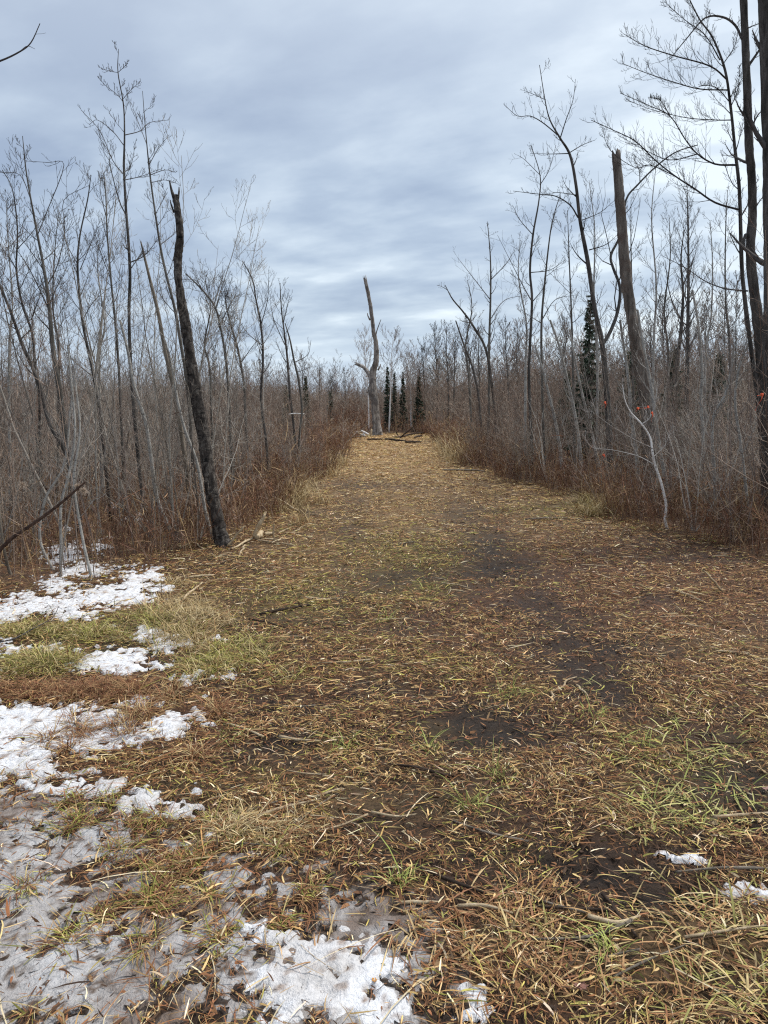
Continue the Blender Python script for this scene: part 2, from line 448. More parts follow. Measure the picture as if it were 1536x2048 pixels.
# snow sheets (real crust, rises out of the ground)
def snow_sheet(name, label, region, step, slush):
    x0, x1, y0, y1 = region
    ysn = [y0]
    while ysn[-1] < y1: ysn.append(ysn[-1] + max(step, ysn[-1] * step * .3))
    X, Y, Q = grid(np.arange(x0, x1, step), np.array(ysn))
    a, b, s = snow_amt(X, Y)
    amt = b if slush else a
    fine = fbm(X * 30, Y * 30, 83, 3) - .5
    dep = np.clip(amt * (.04 if slush else .07), -.03, .006 if slush else .013)
    Z = hgt(X, Y) + dep + fine * (.010 if slush else .022)
    ok = (amt > -.35)
    keep = ok[Q].all(1)
    Q = Q[keep]
    u = np.unique(Q); mp = np.zeros(len(X), np.int64); mp[u] = np.arange(len(u)); Q = mp[Q]
    X, Y, Z, amt, s = X[u], Y[u], Z[u], amt[u], s[u]
    n = fbm(X * 7, Y * 7, 101, 4)
    n2 = fbm(X * 40, Y * 40, 103, 2)
    if slush:
        c = np.tile(np.array([.41, .385, .37]), (len(X), 1))
        c = mixc(c, (.2, .15, .12), (n - .47) * 5); c = mixc(c, (.55, .54, .54), (.43 - n) * 4)
        c = mixc(c, (.12, .08, .055), (n2 - .6) * 6)
    else:
        c = np.tile(np.array([.82, .82, .835]), (len(X), 1))
        c = mixc(c, (.6, .57, .54), (n - .62) * 3 + np.clip(s - .4, 0, .3) * .5)
        c = mixc(c, (.3, .2, .14), (n2 - .66) * 6)
        c = mixc(c, (.45, .4, .36), np.where(Y < 3.2, .3, 0) * (n > .5))
        c = mixc(c, (.5, .46, .42), np.clip(.06 - amt, 0, .1) * 4)
    o = mesh_from(name, np.stack([X, Y, Z], 1), Q, M_snow, c)
    tag(o, label, "snow", kind="stuff")
snow_sheet("snow", "thin patchy white snow crust over the verge and mulch", (-6.5, 4.2, 1.35, 13.5), .013, False)
snow_sheet("slush", "dirty grey melting slush around the lower left verge", (-4.2, 1.4, 1.35, 5.2), .012, True)

# ------------------------------------------------------------------ ribbons
def ribbons(base, d, L, W, droop, nseg, cols, flatish=None):
    N = len(base)
    s = np.linspace(0, 1, nseg + 1)
    p = base[:, None] + d[:, None] * (L[:, None] * s)[..., None] + droop[:, None] * (s ** 2)[None, :, None]
    side = np.cross(d, np.array([0, 0, 1.]) if flatish is None else flatish)
    side /= np.linalg.norm(side, axis=1, keepdims=True) + 1e-6
    prof = np.interp(s, [0, .35, .8, 1], [.7, 1, .75, .12])
    off = side[:, None] * (W[:, None] * prof * .5)[..., None]
    V = np.stack([p - off, p + off], 2).reshape(-1, 3)
    n = nseg + 1
    b = np.arange(N)[:, None] * n * 2; i = np.arange(nseg)[None] * 2
    q = np.stack([b + i, b + i + 1, b + i + 3, b + i + 2], -1).reshape(-1, 4)
    return V, q, np.repeat(cols, n * 2, axis=0)

class Acc:
    def __init__(s): s.V, s.Q, s.C, s.n = [], [], [], 0
    def add(s, V, Q, c): s.V.append(V); s.Q.append(Q + s.n); s.C.append(c); s.n += len(V)
    def build(s, name, mat, **k): return mesh_from(name, np.concatenate(s.V), np.concatenate(s.Q), mat, np.concatenate(s.C), **k)

PAL = np.array([[.66, .45, .2], [.9, .72, .46], [.23, .105, .042], [.075, .04, .022], [.32, .145, .06], [.22, .2, .045], [.48, .41, .1], [.44, .27, .1]])
def pick_cols(x, y, kind):
    D = masks(x, y)
    N = len(x)
    n = fbm(x * 2.3, y * 2.3, 111, 3)
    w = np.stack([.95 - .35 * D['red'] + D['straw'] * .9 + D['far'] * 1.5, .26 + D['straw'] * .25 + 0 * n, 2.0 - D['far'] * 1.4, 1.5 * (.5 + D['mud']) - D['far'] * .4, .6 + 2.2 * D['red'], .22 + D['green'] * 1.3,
                  .22 + D['green'] * 1.8, .8 + D['far']], 1)
    if kind == 'green':
        w = np.stack([.25 + 0 * n, .05 + 0 * n, .1 + .2 * D['red'], 0 * n, .1 + D['red'] * 2, .9 + D['green'] * .6, .9 + D['green'] * 1.2, .4 + 0 * n], 1)
    w = np.clip(w, .01, 9)
    cw = np.cumsum(w, 1); cw /= cw[:, -1:]
    k = (rng.random(N)[:, None] > cw).sum(1).clip(0, 7)
    return PAL[k] * rng.uniform(.6, 1.3, (N, 1)) * rng.uniform(.93, 1.07, (N, 3)), D

def scatter(dens, y0, y1, margin=1.0, k=.62, nb=60, boost=1.):
    X, Y = [], []
    e = np.geomspace(y0, y1, nb)
    for a, b in zip(e[:-1], e[1:]):
        m = (a + b) / 2; w = 2 * (k * m + margin)
        n = rng.poisson(dens(m) * w * (b - a) * boost)
        X.append(rng.uniform(-w / 2, w / 2, n)); Y.append(rng.uniform(a, b, n))
    return np.concatenate(X), np.concatenate(Y)

def litter():
    A = Acc()
    # shredded stalks and blades lying flat
    x, y = scatter(lambda Y: 12500 * min(1, (2.4 / Y)) ** 1.3, 1.35, 37)
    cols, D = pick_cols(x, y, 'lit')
    a, b, s = snow_amt(x, y)
    th = in_thicket(x, y, .25)
    pr = (1 - .9 * np.clip(D['mud'] * 2.6 * fbm(x * 2.2, y * 2.2, 29, 4) , 0, 1)) * np.where((a > .02) & (y < 13), .06, 1) * np.where((b > .02) & (y < 5.2), .2, 1) * np.where(th, .25, 1)
    pr *= np.clip(.62 + (y - 2) * .25, .62, 1)
    pr *= np.clip(.1 + 2.6 * (fbm(x * 2.6, y * 2.6, 7, 4) - .18), .15, 1.2)
    k = rng.random(len(x)) < pr
    x, y, cols = x[k], y[k], cols[k]; N = len(x)
    az = 9 * fbm(x * .9, y * .9, 57, 3) + rng.normal(0, .9, N) + math.pi * rng.integers(0, 2, N)
    el = np.abs(rng.normal(0, .3, N))
    d = np.stack([np.cos(az) * np.cos(el), np.sin(az) * np.cos(el), np.sin(el)], 1)
    L = rng.gamma(3.0, .0135, N).clip(.012, .16) * (1 + np.clip(y - 3.5, 0, 20) * .05)
    W = rng.gamma(3, .00095, N).clip(.001, .0065) * (1 + np.clip(y - 3, 0, 30) * .12)
    bend = rng.normal(0, .32, (N, 3)) * L[:, None]; bend[:, 2] = -np.sin(el) * L * rng.uniform(.4, 1.2, N)
    base = np.stack([x, y, hgt(x, y) + rng.uniform(.001, .026, N)], 1)
    fl = rng.normal(0, .5, (N, 3)); fl[:, 2] = 1
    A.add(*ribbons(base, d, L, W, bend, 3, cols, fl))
    # chips and torn leaves
    x, y = scatter(lambda Y: 1500 * min(1, (2.4 / Y)) ** 1.7, 1.35, 22)
    a, b, s = snow_amt(x, y)
    k = rng.random(len(x)) < np.where((a > .02) & (y < 13), .12, 1) * np.where((b > 0) & (y < 5.2), .35, 1)
    x, y = x[k], y[k]; N = len(x)
    ch = np.array([[.13, .06, .028], [.24, .115, .05], [.06, .034, .02], [.36, .22, .11], [.28, .115, .05], [.6, .46, .27]])[rng.choice(6, N, p=[.3, .24, .22, .1, .1, .04])] * rng.uniform(.6, 1.3, (N, 1))
    az = rng.uniform(0, 6.28, N); el = rng.normal(0, .4, N)
    d = np.stack([np.cos(az) * np.cos(el), np.sin(az) * np.cos(el), np.sin(el)], 1)
    L = rng.gamma(3, .0062, N).clip(.006, .04) * (1 + np.clip(y - 4, 0, 18) * .05); W = L * rng.uniform(.15, .45, N)
    bend = rng.normal(0, .25, (N, 3)) * L[:, None]
    fl = rng.normal(0, .7, (N, 3)); fl[:, 2] = 1
    A.add(*ribbons(np.stack([x, y, hgt(x, y) + rng.uniform(.002, .016, N)], 1), d, L, W, bend, 2, ch, fl))
    tag(A.build("shredded_litter", M_blade), "shredded brown stalks, chips and straw strewn over the lane", "litter", kind="stuff")

    # longer straws
    A = Acc()
    x, y = scatter(lambda Y: 48 * min(1, (3 / Y)) ** 1.0, 1.4, 34)
    cols, D = pick_cols(x, y, 'lit')
    k = rng.random(len(x)) < .6 * (1 - np.clip(1.3 * D['mud'], 0, .95)); x, y = x[k], y[k]; N = len(x)
    cols = np.array([[.55, .42, .22], [.42, .30, .15], [.66, .55, .36]])[rng.choice(3, N)] * rng.uniform(.7, 1.2, (N, 1))
    az = rng.uniform(0, 6.28, N) ; el = np.abs(rng.normal(0, .12, N))
    d = np.stack([np.cos(az), np.sin(az), np.sin(el)], 1)
    L = rng.gamma(4, .032, N).clip(.05, .34) * (1 + np.clip(y - 4, 0, 12) * .06); W = rng.uniform(.002, .0048, N) * (1 + np.clip(y - 4, 0, 30) * .07)
    bend = rng.normal(0, .18, (N, 3)) * L[:, None]; bend[:, 2] = -np.sin(el) * L
    fl = rng.normal(0, .4, (N, 3)); fl[:, 2] = 1
    A.add(*ribbons(np.stack([x, y, hgt(x, y) + rng.uniform(.006, .022, N)], 1), d, L, W, bend, 4, cols, fl))
    tag(A.build("straw", M_blade), "pale long straw stalks lying across the cut lane", "straw", kind="stuff")

    # living and dead grass in tufts
    A = Acc()
    x, y = scatter(lambda Y: 75 * min(1, (3 / Y)) ** 1.15, 1.35, 36)
    D = masks(x, y); a, b, s = snow_amt(x, y); th = in_thicket(x, y, .3)
    w = D['green'] * .5 + D['straw'] * .07 * np.clip((y - 2) / 3, .2, 1) + .04 + .3 * np.clip(D['red'] - .5, 0, 1) * (D['py'] > 1370) * (D['px'] < 500)
    w *= .3 + 1.4 * fbm(x * 1.9, y * 1.9, 19, 3)
    w = np.where((a > .06) & (y < 13), w * .25, w) * (1 - np.clip(1.5 * D['mud'], 0, .95)) * np.where(th, .3, 1)
    w = np.where((b > 0) & (y < 5.2), w * .35, w)
    k = rng.random(len(x)) < w * .9
    x, y = x[k], y[k]
    nb = rng.integers(5, 15, len(x))
    tx = np.repeat(x, nb) + rng.normal(0, .022, nb.sum()) * 1.5; ty = np.repeat(y, nb) + rng.normal(0, .022, nb.sum()) * 1.5
    cols, D = pick_cols(tx, ty, 'green'); N = len(tx)
    az = rng.uniform(0, 6.28, N); el = rng.uniform(.05, 1.2, N)
    d = np.stack([np.cos(az) * np.cos(el), np.sin(az) * np.cos(el), np.sin(el)], 1)
    L = rng.gamma(4, .0125, N).clip(.015, .16) * (1 + np.clip(y.mean() * 0 + ty - 4, 0, 10) * .05) * (.8 + .35 * D['green'])
    bend = d * 0; bend[:, 2] = -L * rng.uniform(.2, .75, N); bend[:, :2] = d[:, :2] * (L * .3)[:, None]
    W = rng.uniform(.0022, .0068, N) * (1 + np.clip(ty - 4, 0, 30) * .09)
    A.add(*ribbons(np.stack([tx, ty, hgt(tx, ty) - .003], 1), d, L, W, bend, 4, cols))
    # matted long tussocks on the snowy verge and straw bush patches
    def tuft(px, py, n, sp, Lm, pal, el0=.3, el1=1.3):
        c = G(px, py); s = c[1] / 5
        bx = c[0] + rng.normal(0, sp * s, n); by = c[1] + rng.normal(0, sp * s * 1.2, n)
        az = rng.uniform(0, 6.28, n); el = rng.uniform(el0, el1, n)
        d = np.stack([np.cos(az) * np.cos(el), np.sin(az) * np.cos(el), np.sin(el)], 1)
        L = rng.gamma(6, Lm / 6, n); bend = d * 0; bend[:, 2] = -L * rng.uniform(.3, .95, n) * np.sin(el); bend[:, :2] = d[:, :2] * (L * .35)[:, None]
        cols = np.array(pal)[rng.choice(len(pal), n)] * rng.uniform(.6, 1.3, (n, 1))
        A.add(*ribbons(np.stack([bx, by, hgt(bx, by)], 1), d, L, rng.uniform(.002, .0045, n) * (1.6 if n < 13 else 1) * (1 + max(0, c[1] - 4) * .08), bend, 4, cols))
    GY = [[.2, .2, .04], [.34, .33, .07], [.52, .4, .17], [.13, .11, .035], [.3, .17, .07], [.6, .48, .24]]
    SW = [[.5, .37, .18], [.4, .28, .13], [.58, .46, .26], [.28, .2, .09]]
    RB = [[.24, .1, .045], [.3, .15, .07], [.16, .07, .035], [.38, .24, .11]]
    for _ in range(19): tuft(random.gauss(140, 70), random.gauss(1268, 11), 120, .05, .115, GY)
    for _ in range(14): tuft(random.gauss(50, 50), random.gauss(1335, 14), 150, .05, .12, GY)
    for _ in range(6): tuft(random.gauss(290, 30), random.gauss(1240, 8), 110, .05, .14, GY)
    for _ in range(16): tuft(random.gauss(420, 60), random.gauss(1315, 22), 110, .06, .11, GY)
    for _ in range(24): tuft(random.gauss(365, 35), random.gauss(1235, 28), 90, .05, .13, SW, .5, 1.4)
    for _ in range(30): tuft(random.uniform(-40, 300), random.gauss(1392, 10), 120, .05, .09, RB)
    for px, py in ((150,1450), (170,1465), (280,1430), (300,1435), (265,1440), (345,1400), (350,1385), (430,1420), (440,1430), (100,1480), (230,1455), (140,1500), (390,1520), (255,1475)):
        tuft(px, py, 130, .03, .1, RB + SW[:1])
    for _ in range(34): tuft(random.gauss(1205, 30), random.gauss(1016, 9), 120, .03, .3, SW + [[.42, .34, .12]], .6, 1.5)
    for _ in range(60): tuft(random.gauss(930, 24), random.gauss(903, 12), 60, .04, .75, SW, .9, 1.5)
    for _ in range(34): tuft(random.gauss(585, 26), random.gauss(992, 16), 70, .03, .5, SW, .8, 1.5)
    for _ in range(24): tuft(random.gauss(660, 12), random.gauss(930, 10), 50, .04, .4, SW, .8, 1.5)
    for _ in range(14): tuft(random.gauss(300, 120), random.gauss(1670, 60), 110, .05, .07, RB + GY[:2], .3, 1.2)
    for _ in range(12): tuft(random.gauss(330, 120), random.gauss(1800, 60), 90, .05, .06, RB + GY[:3], .3, 1.)
    for _ in range(14): tuft(random.gauss(480, 40), random.gauss(1668, 20), 70, .05, .07, SW, .3, 1.)
    for px, py in ((690,1490), (1020,1390), (1215,1900), (930,1620), (1290,1490), (855,1500), (1190,1430), (1000,1560), (800,1775), (460,1480), (870,1180), (770,1240)):
        tuft(px, py, 26, .04, .12, [[.3, .34, .08], [.4, .42, .12], [.2, .22, .05]], .6, 1.5)
    for _ in range(44): tuft(random.gauss(1400, 130), random.gauss(1560, 80), 8, .06, .085, [[.36, .36, .1], [.45, .42, .16], [.22, .24, .06]], .1, .9)
    for _ in range(50): tuft(random.gauss(1330, 180), random.gauss(1910, 80), 9, .05, .075, [[.36, .33, .1], [.5, .38, .18], [.42, .24, .11]], .1, .9)
    for _ in range(40): tuft(random.gauss(980, 130), random.gauss(1870, 70), 10, .05, .065, [[.36, .2, .09], [.5, .36, .18], [.25, .12, .06]], .1, .7)
    tag(A.build("grass", M_blade), "yellow green and tan grass tufts in the lane and verge", "grass", kind="stuff")
litter()

# ------------------------------------------------------------------ undergrowth (dry forbs, stems)
def undergrowth():
    A = Acc()
    def stems(x, y, hmean, pal, wide=1., twigs=3):
        N = len(x)
        cols = np.array(pal)[rng.choice(len(pal), N)] * rng.uniform(.55, 1.35, (N, 1))
        az = rng.uniform(0, 6.28, N); lean = np.abs(rng.normal(0, .34, N))
        d = np.stack([np.cos(az) * np.sin(lean), np.sin(az) * np.sin(lean), np.cos(lean)], 1)
        L = rng.gamma(8, hmean / 8, N).clip(.08, 1.6); W = rng.uniform(.003, .0065, N) * wide * (1 + np.clip(y - 9, 0, 30) * .06)
        bend = rng.normal(0, .17, (N, 3)) * L[:, None]
        fl = rng.normal(0, 1, (N, 3)); fl[:, 2] = .05
        base = np.stack([x, y, hgt(x, y) - .01], 1)
        A.add(*ribbons(base, d, L, W, bend, 3, cols, fl))
        for _ in range(twigs):
            s = rng.uniform(.3, 1, N)
            b2 = base + d * (L * s)[:, None] + bend * (s ** 2)[:, None]
            az = rng.uniform(0, 6.28, N); e = rng.uniform(.1, 1.2, N)
            d2 = np.stack([np.cos(az) * np.cos(e), np.sin(az) * np.cos(e), np.sin(e)], 1)
            l2 = L * rng.uniform(.12, .4, N)
            A.add(*ribbons(b2, d2, l2, W * rng.uniform(.6, 1.5, N), rng.normal(0, .2, (N, 3)) * l2[:, None], 2, cols * rng.uniform(.8, 1.25, (N, 1)), rng.normal(0, 1, (N, 3))))
    RB = [[.2, .09, .05], [.25, .12, .065], [.14, .065, .04], [.29, .17, .09], [.4, .27, .14], [.22, .14, .1], [.28, .2, .15]]
    x, y = scatter(lambda Y: 150 * min(1, (9 / Y)) ** 1.2, 6.0, 40, 1.5, .66)
    k = in_thicket(x, y, rng.normal(0, .16, len(x)))
    # leave the snowy openings on the left free
    a, b, s = snow_amt(x, y)
    k &= ~((a > 0) & (rng.random(len(x)) < .8))
    n = vnoise(x * 1.3, y * 1.3, 5)
    k &= rng.random(len(x)) < .45 + .7 * n
    stems(x[k], y[k], .34, RB)
    # taller front along both edges of the lane
    for f, sd in ((left_x, -1), (right_x, 1)):
        y = rng.uniform(7.0, 37, 9500) ** 1.0
        y = 7 + (y - 7) ** 1.1 * .73
        x = f(y) + sd * (np.abs(rng.gamma(1.6, .5, len(y))) - .25) + 1.2 * (vnoise(y * .55, y * 0 + 3, 8) - .5) * np.clip((y - 8) / 8, .2, 1)
        k = in_thicket(x, y, -.3) & (rng.random(len(x)) < .3 + 1.2 * vnoise(x * 1.1, y * 1.1, 44))
        stems(x[k], y[k], .46, RB, 1.1, 3)
    # pale ferny and straw tones on the right verge
    y = rng.uniform(7.5, 11, 3500); x = right_x(y) + rng.gamma(2, .9, len(y)) + .6
    stems(x, y, .33, [[.3, .21, .12], [.2, .12, .07], [.14, .07, .04], [.38, .3, .18]], 1., 3)
    # back of the lane behind the tall snag, russet osiers
    x = rng.uniform(-14, 14, 4200); y = rng.uniform(35.0, 48, len(x))
    k = (y > 36) | (np.abs(x + .3) > 1.2 + vnoise(x * 2, y * 0, 9))
    stems(x[k], y[k], .75, RB[3:] + RB[3:] + RB[:2], 1.3, 3)
    x = rng.normal(-1.9, .6, 260); y = rng.uniform(37, 39, len(x))
    stems(x, y, 1.5, [[.24, .13, .08], [.2, .11, .07]], 1.2, 2)
    tag(A.build("undergrowth", M_blade), "reddish brown dry weeds and forbs at the foot of the brush", "undergrowth", kind="stuff")
undergrowth()

# ------------------------------------------------------------------ sapling prototypes (unit metres, z up)
GREYS = [(.3, .27, .235), (.4, .365, .315), (.22, .185, .155), (.26, .205, .17), (.36, .32, .275), (.19, .15, .13)]
def proto_sapling(kind, seed, lod=0):
    random.seed(seed)
    out = []
    col = GREYS[seed % len(GREYS)]
    mn = (.0022, .003, .008)[lod]
    if kind == 'aspen':      # tall single stem, ascending branches
        H = random.uniform(3.6, 4.8)
        g = GP(nc=(15, 6, 3), ang=(52, 48, 42), ratio=(.25, .42, .5), up=.07, wander=.08, minr=mn, zig=.07)
        n = 11; pts = [np.zeros(3)]; d = np.array([random.gauss(0, .06), random.gauss(0, .06), 1.])
        for i in range(n - 1):
            d = unit(d + np.array([random.gauss(0, .06), random.gauss(0, .06), .05])); pts.append(pts[-1] + d * H / (n - 1))
        pts = np.array(pts); rad = np.linspace(.0145, .0025, n) * random.uniform(.8, 1.2)
        out.append((pts, rad, 6, col, 0)); children(out, pts, rad, H, 0, 3 if lod == 0 else 2, g, col, t0=.22)
    elif kind == 'whip':     # slim pole with few twigs
        H = random.uniform(2.4, 3.6)
        g = GP(nc=(11, 4, 2), ang=(46, 46, 40), ratio=(.2, .4, .5), up=.06, wander=.08, minr=mn)
        n = 9; pts = [np.zeros(3)]; d = np.array([random.gauss(0, .08), random.gauss(0, .08), 1.])
        for i in range(n - 1):
            d = unit(d + np.array([random.gauss(0, .055), random.gauss(0, .055), .03])); pts.append(pts[-1] + d * H / (n - 1))
        pts = np.array(pts); rad = np.linspace(.0105, .002, n) * random.uniform(.7, 1.2)
        out.append((pts, rad, 5, col, 0)); children(out, pts, rad, H, 0, 2, g, col, t0=.3)
    else:                    # shrub: several stems from one root
        g = GP(nc=(9, 5, 2), ang=(52, 50, 45), ratio=(.3, .42, .5), up=.035, wander=.12, minr=mn)
        for q in range(random.randint(3, 5)):
            az = random.uniform(0, 6.28); ln = random.uniform(.08, .5)
            d = np.array([math.cos(az) * ln, math.sin(az) * ln, 1.])
            p, r = grow([], [0, 0, 0], d, random.uniform(1.4, 2.6), .011, 0, 0, g, col)
            out.append((p, r, 4, col, 0)); children(out, p, r, 2.0, 0, 2, g, col, t0=.25)
    return out

# ---- positions
def in_any(x, y): return bool(in_thicket(np.array([x]), np.array([y]), .1)[0])
pos = []   # x, y, side
random.seed(5)
def add_pos(n, y0, y1, pw):
    c = 0
    while c < n:
        y = y0 + (y1 - y0) * random.random() ** pw
        x = random.uniform(-.66 * y - 1.6, .66 * y + 1.6)
        if in_any(x, y):
            pos.append((x, y)); c += 1
add_pos(1100, 6.4, 20, 1.0)
add_pos(750, 14, 36, 1.0)
pos.sort(key=lambda q: q[1])
# a few clear spots so the big snags stay readable
def clear_of(x, y):
    px, py = proj(x, y, 0)
    if y < 8.1 and 385 < px < 520: return False
    if y < 7.6 and 180 < px < 335: return False
    return True
pos = [q for q in pos if clear_of(*q)]
front = []
for q in pos:
    px, _ = proj(q[0], q[1], 1.0)
    if -30 < px < 1570 and len(front) < 235 and random.random() < .8:
        front.append(q)
fs = set(front)
rest = [q for q in pos if q not in fs]

def smooth_tilt(x, y):
    # stems on the right lean toward the lane
    if x > 0: return -.17 + random.gauss(0, .08)
    return random.gauss(0.01, .07)

protos = []
for i, kd in enumerate(['aspen', 'aspen', 'aspen', 'aspen', 'whip', 'whip', 'whip', 'whip', 'shrub', 'shrub', 'shrub', 'shrub']):
    out = proto_sapling(kd, 100 + i)
    V1, Q1, C1 = tubes([t[:4] for t in out if t[4] == 0])
    V2, Q2, C2 = tubes([t[:4] for t in out if t[4] > 0])
    protos.append((kd, (V1, Q1, C1), (V2, Q2, C2)))
proto_objs = {}
def place_proto(i, loc, rot, sc, name, label, cat, group):
    kd, a, b = protos[i]
    root = empty(name, loc, label, cat, group)
    root.rotation_euler = rot; root.scale = (sc, sc, sc)
    if i not in proto_objs:
        proto_objs[i] = (mesh_from("trunk", a[0], a[1], M_twig, a[2], parent=root), mesh_from("crown", b[0], b[1], M_twig, b[2], parent=root))
    else:
        for s in proto_objs[i]:
            c = s.copy(); C.objects.link(c); c.parent = root
    return root

LAND_L = [(70, "at the far left edge of the brush"), (170, "left of the paired tall saplings"), (255, "below the tallest left sapling"), (345, "between the tallest left sapling and the charred snag"),
          (440, "beside the leaning charred snag"), (530, "just right of the leaning charred snag"), (2000, "on the lane edge right of the charred snag")]
LAND_R = [(960, "on the lane edge right of the forked grey snag"), (1060, "below the curved dark sapling right of the lane"), (1160, "left of the crooked dark maple"), (1230, "near the small spruce behind the brush"),
          (1320, "around the white birch sapling and the brown snag"), (1420, "right of the white birch sapling"), (2000, "in front of the two tall right edge trunks")]
WORD = {'aspen': "tall grey", 'whip': "slim pole-like", 'shrub': "bushy many-stemmed"}
for j, (x, y) in enumerate(front):
    px, _ = proj(x, y, .5)
    left = px < 700 if y < 34 else px < 768
    if left:
        i = random.choices(range(12), [1, 1, 1, 1, 3, 3, 3, 3, 2, 2, 2, 2])[0]
    else:
        i = random.choices(range(12), [.6, .6, .6, .6, 4, 4, 4, 4, 2, 2, 2, 2])[0]
    kd = protos[i][0]
    land = next(l for lim, l in (LAND_L if left else LAND_R) if px < lim)
    row = "front row" if (y < 8.6 if left else y < 10) else ("middle row" if y < 12 else "back row")
    nm = {'aspen': "aspen_sapling", 'whip': "pole_sapling", 'shrub': "bare_shrub"}[kd]
    cat = {'aspen': "sapling", 'whip': "sapling", 'shrub': "shrub"}[kd]
    sc = (random.uniform(.62, .98) if random.random() < .85 or 400 < px < 700 else random.uniform(.9, 1.08)) * (.85 if kd == 'aspen' and not left else 1)
    if 480 < px < 1000: sc *= .8
    place_proto(i, (x, y, float(hgt(x, y)) - .02), (random.gauss(0, .05), smooth_tilt(x, y), random.uniform(-.5, .5) if not left else random.uniform(-3.1, 3.1) * 0 + random.uniform(-1, 1)),
                sc, nm, f"{WORD[kd]} bare {cat}, {row} {land}", cat, f"{WORD[kd]} bare {cat}s {row} {land}")

# ---- thicket behind: one mass
def merged(protos_, items, name, mat, label, cat):
    """items: list of (proto index, x, y, z, tiltx, tilty, rz, scale, tint)"""
    A = Acc()
    by = {}
    for it in items: by.setdefault(it[0], []).append(it)
    for i, its in by.items():
        V, Qd, Cc = protos_[i]
        a = np.array([t[1:8] for t in its]); tint = np.array([t[8] for t in its])
        cx, sx, cy, sy, cz, sz = np.cos(a[:, 3]), np.sin(a[:, 3]), np.cos(a[:, 4]), np.sin(a[:, 4]), np.cos(a[:, 5]), np.sin(a[:, 5])
        o, z = np.ones(len(a)), np.zeros(len(a))
        Rz = np.array([[cz, -sz, z], [sz, cz, z], [z, z, o]]).transpose(2, 0, 1)
        Rx = np.array([[o, z, z], [z, cx, -sx], [z, sx, cx]]).transpose(2, 0, 1)
        Ry = np.array([[cy, z, sy], [z, o, z], [-sy, z, cy]]).transpose(2, 0, 1)
        M = Ry @ Rx @ Rz * a[:, 6][:, None, None]
        W = np.einsum('nij,vj->nvi', M, V) + a[:, None, :3]
        Qn = Qd[None] + (np.arange(len(a)) * len(V))[:, None, None]
        A.add(W.reshape(-1, 3), Qn.reshape(-1, 4), (Cc[None] * tint[:, None]).reshape(-1, 3))
    return tag(A.build(name, mat), label, cat, kind="stuff")

mid = []
for i, kd in enumerate(['whip', 'whip', 'whip', 'shrub', 'shrub', 'shrub', 'aspen', 'aspen', 'aspen']):
    mid.append(tubes([t[:3][:2] + (3 if t[2] < 6 else 4, t[3]) for t in proto_sapling(kd, 200 + i, 1)]))
def tint():
    b = random.uniform(.55, 1.25); w = random.random()
    t = np.array([1.08, .9, .8]) if w < .5 else (np.array([1.04, 1, .95]) if w < .9 else np.array([1.25, 1.2, 1.15]))
    return t * b
random.seed(9)
items = []
for (x, y) in rest:
    px, _ = proj(x, y, 1)
    i = random.choices(range(9), [3, 3, 3, 3, 3, 3, .6, .6, .6])[0]
    sc = random.uniform(.5, .92) * (.85 if 480 < px < 1000 else 1) * (1 if x < 0 else 1.06)
    items.append((i, x, y, float(hgt(x, y)) - .02, random.gauss(0, .07), smooth_tilt(x, y) * .9, random.uniform(-.6, .6) if x > 0 else random.uniform(0, 6.28), sc, tint()))
merged(mid, items, "thicket", M_stem, "tangled mass of bare grey brown brush behind the front stems", "thicket")

far = []
for i, kd in enumerate(['shrub', 'shrub', 'aspen', 'aspen', 'aspen', 'whip']):
    far.append(tubes([t[:2] + (3, t[3]) for t in proto_sapling(kd, 300 + i, 2)]))
items = []
for k in range(2300):
    y = 36.5 + 90 * random.random() ** 1.5
    x = random.uniform(-.68 * y, .68 * y)
    px, _ = proj(x, y, 1)
    rise = np.interp(px, [0, 600, 680, 760, 860, 1000, 1536], [.8, .68, .6, .72, 1.1, 1.3, 1.6])
    i = random.choices(range(6), [1.5, 1.5, 2, 2, 2, 1])[0]
    sc = random.uniform(.7, 1.05) * rise * (1 + (y - 40) / 90 * .55)
    if 620 < px < 800: sc *= .8
    items.append((i, x, y, float(hgt(x, y)), random.gauss(0, .05), random.gauss(0, .05), random.uniform(0, 6.28), sc, tint() * .95))
for k in range(2100):
    y = 52 + 85 * random.random() ** .9
    x = random.uniform(-.62 * y, .62 * y)
    items.append((random.choice((0, 1, 0, 1, 2, 3)), x, y, float(hgt(x, y)), random.gauss(0, .05), random.gauss(0, .05), random.uniform(0, 6.28), random.uniform(.75, 1.15) * (1 + (y - 52) / 110) * (1.0 if abs(x) > y * .06 else .9), tint() * .9))
merged(far, items, "distant_woods", M_stem, "grey line of leafless woods closing off the lane", "woods")

# ------------------------------------------------------------------ hand placed trees
def px2r(w, Y): return w / 2 / F * Y * 1.0

def jag_top(V, n, k, amp, t, seed):
    rs = np.random.default_rng(seed)
    ring = V[-k:]
    j = rs.uniform(-.35, 1, k) ** 1 * amp
    j = (j + np.roll(j, 1) * .5)
    V[-k:] = ring + t[None] * j[:, None]
    return V

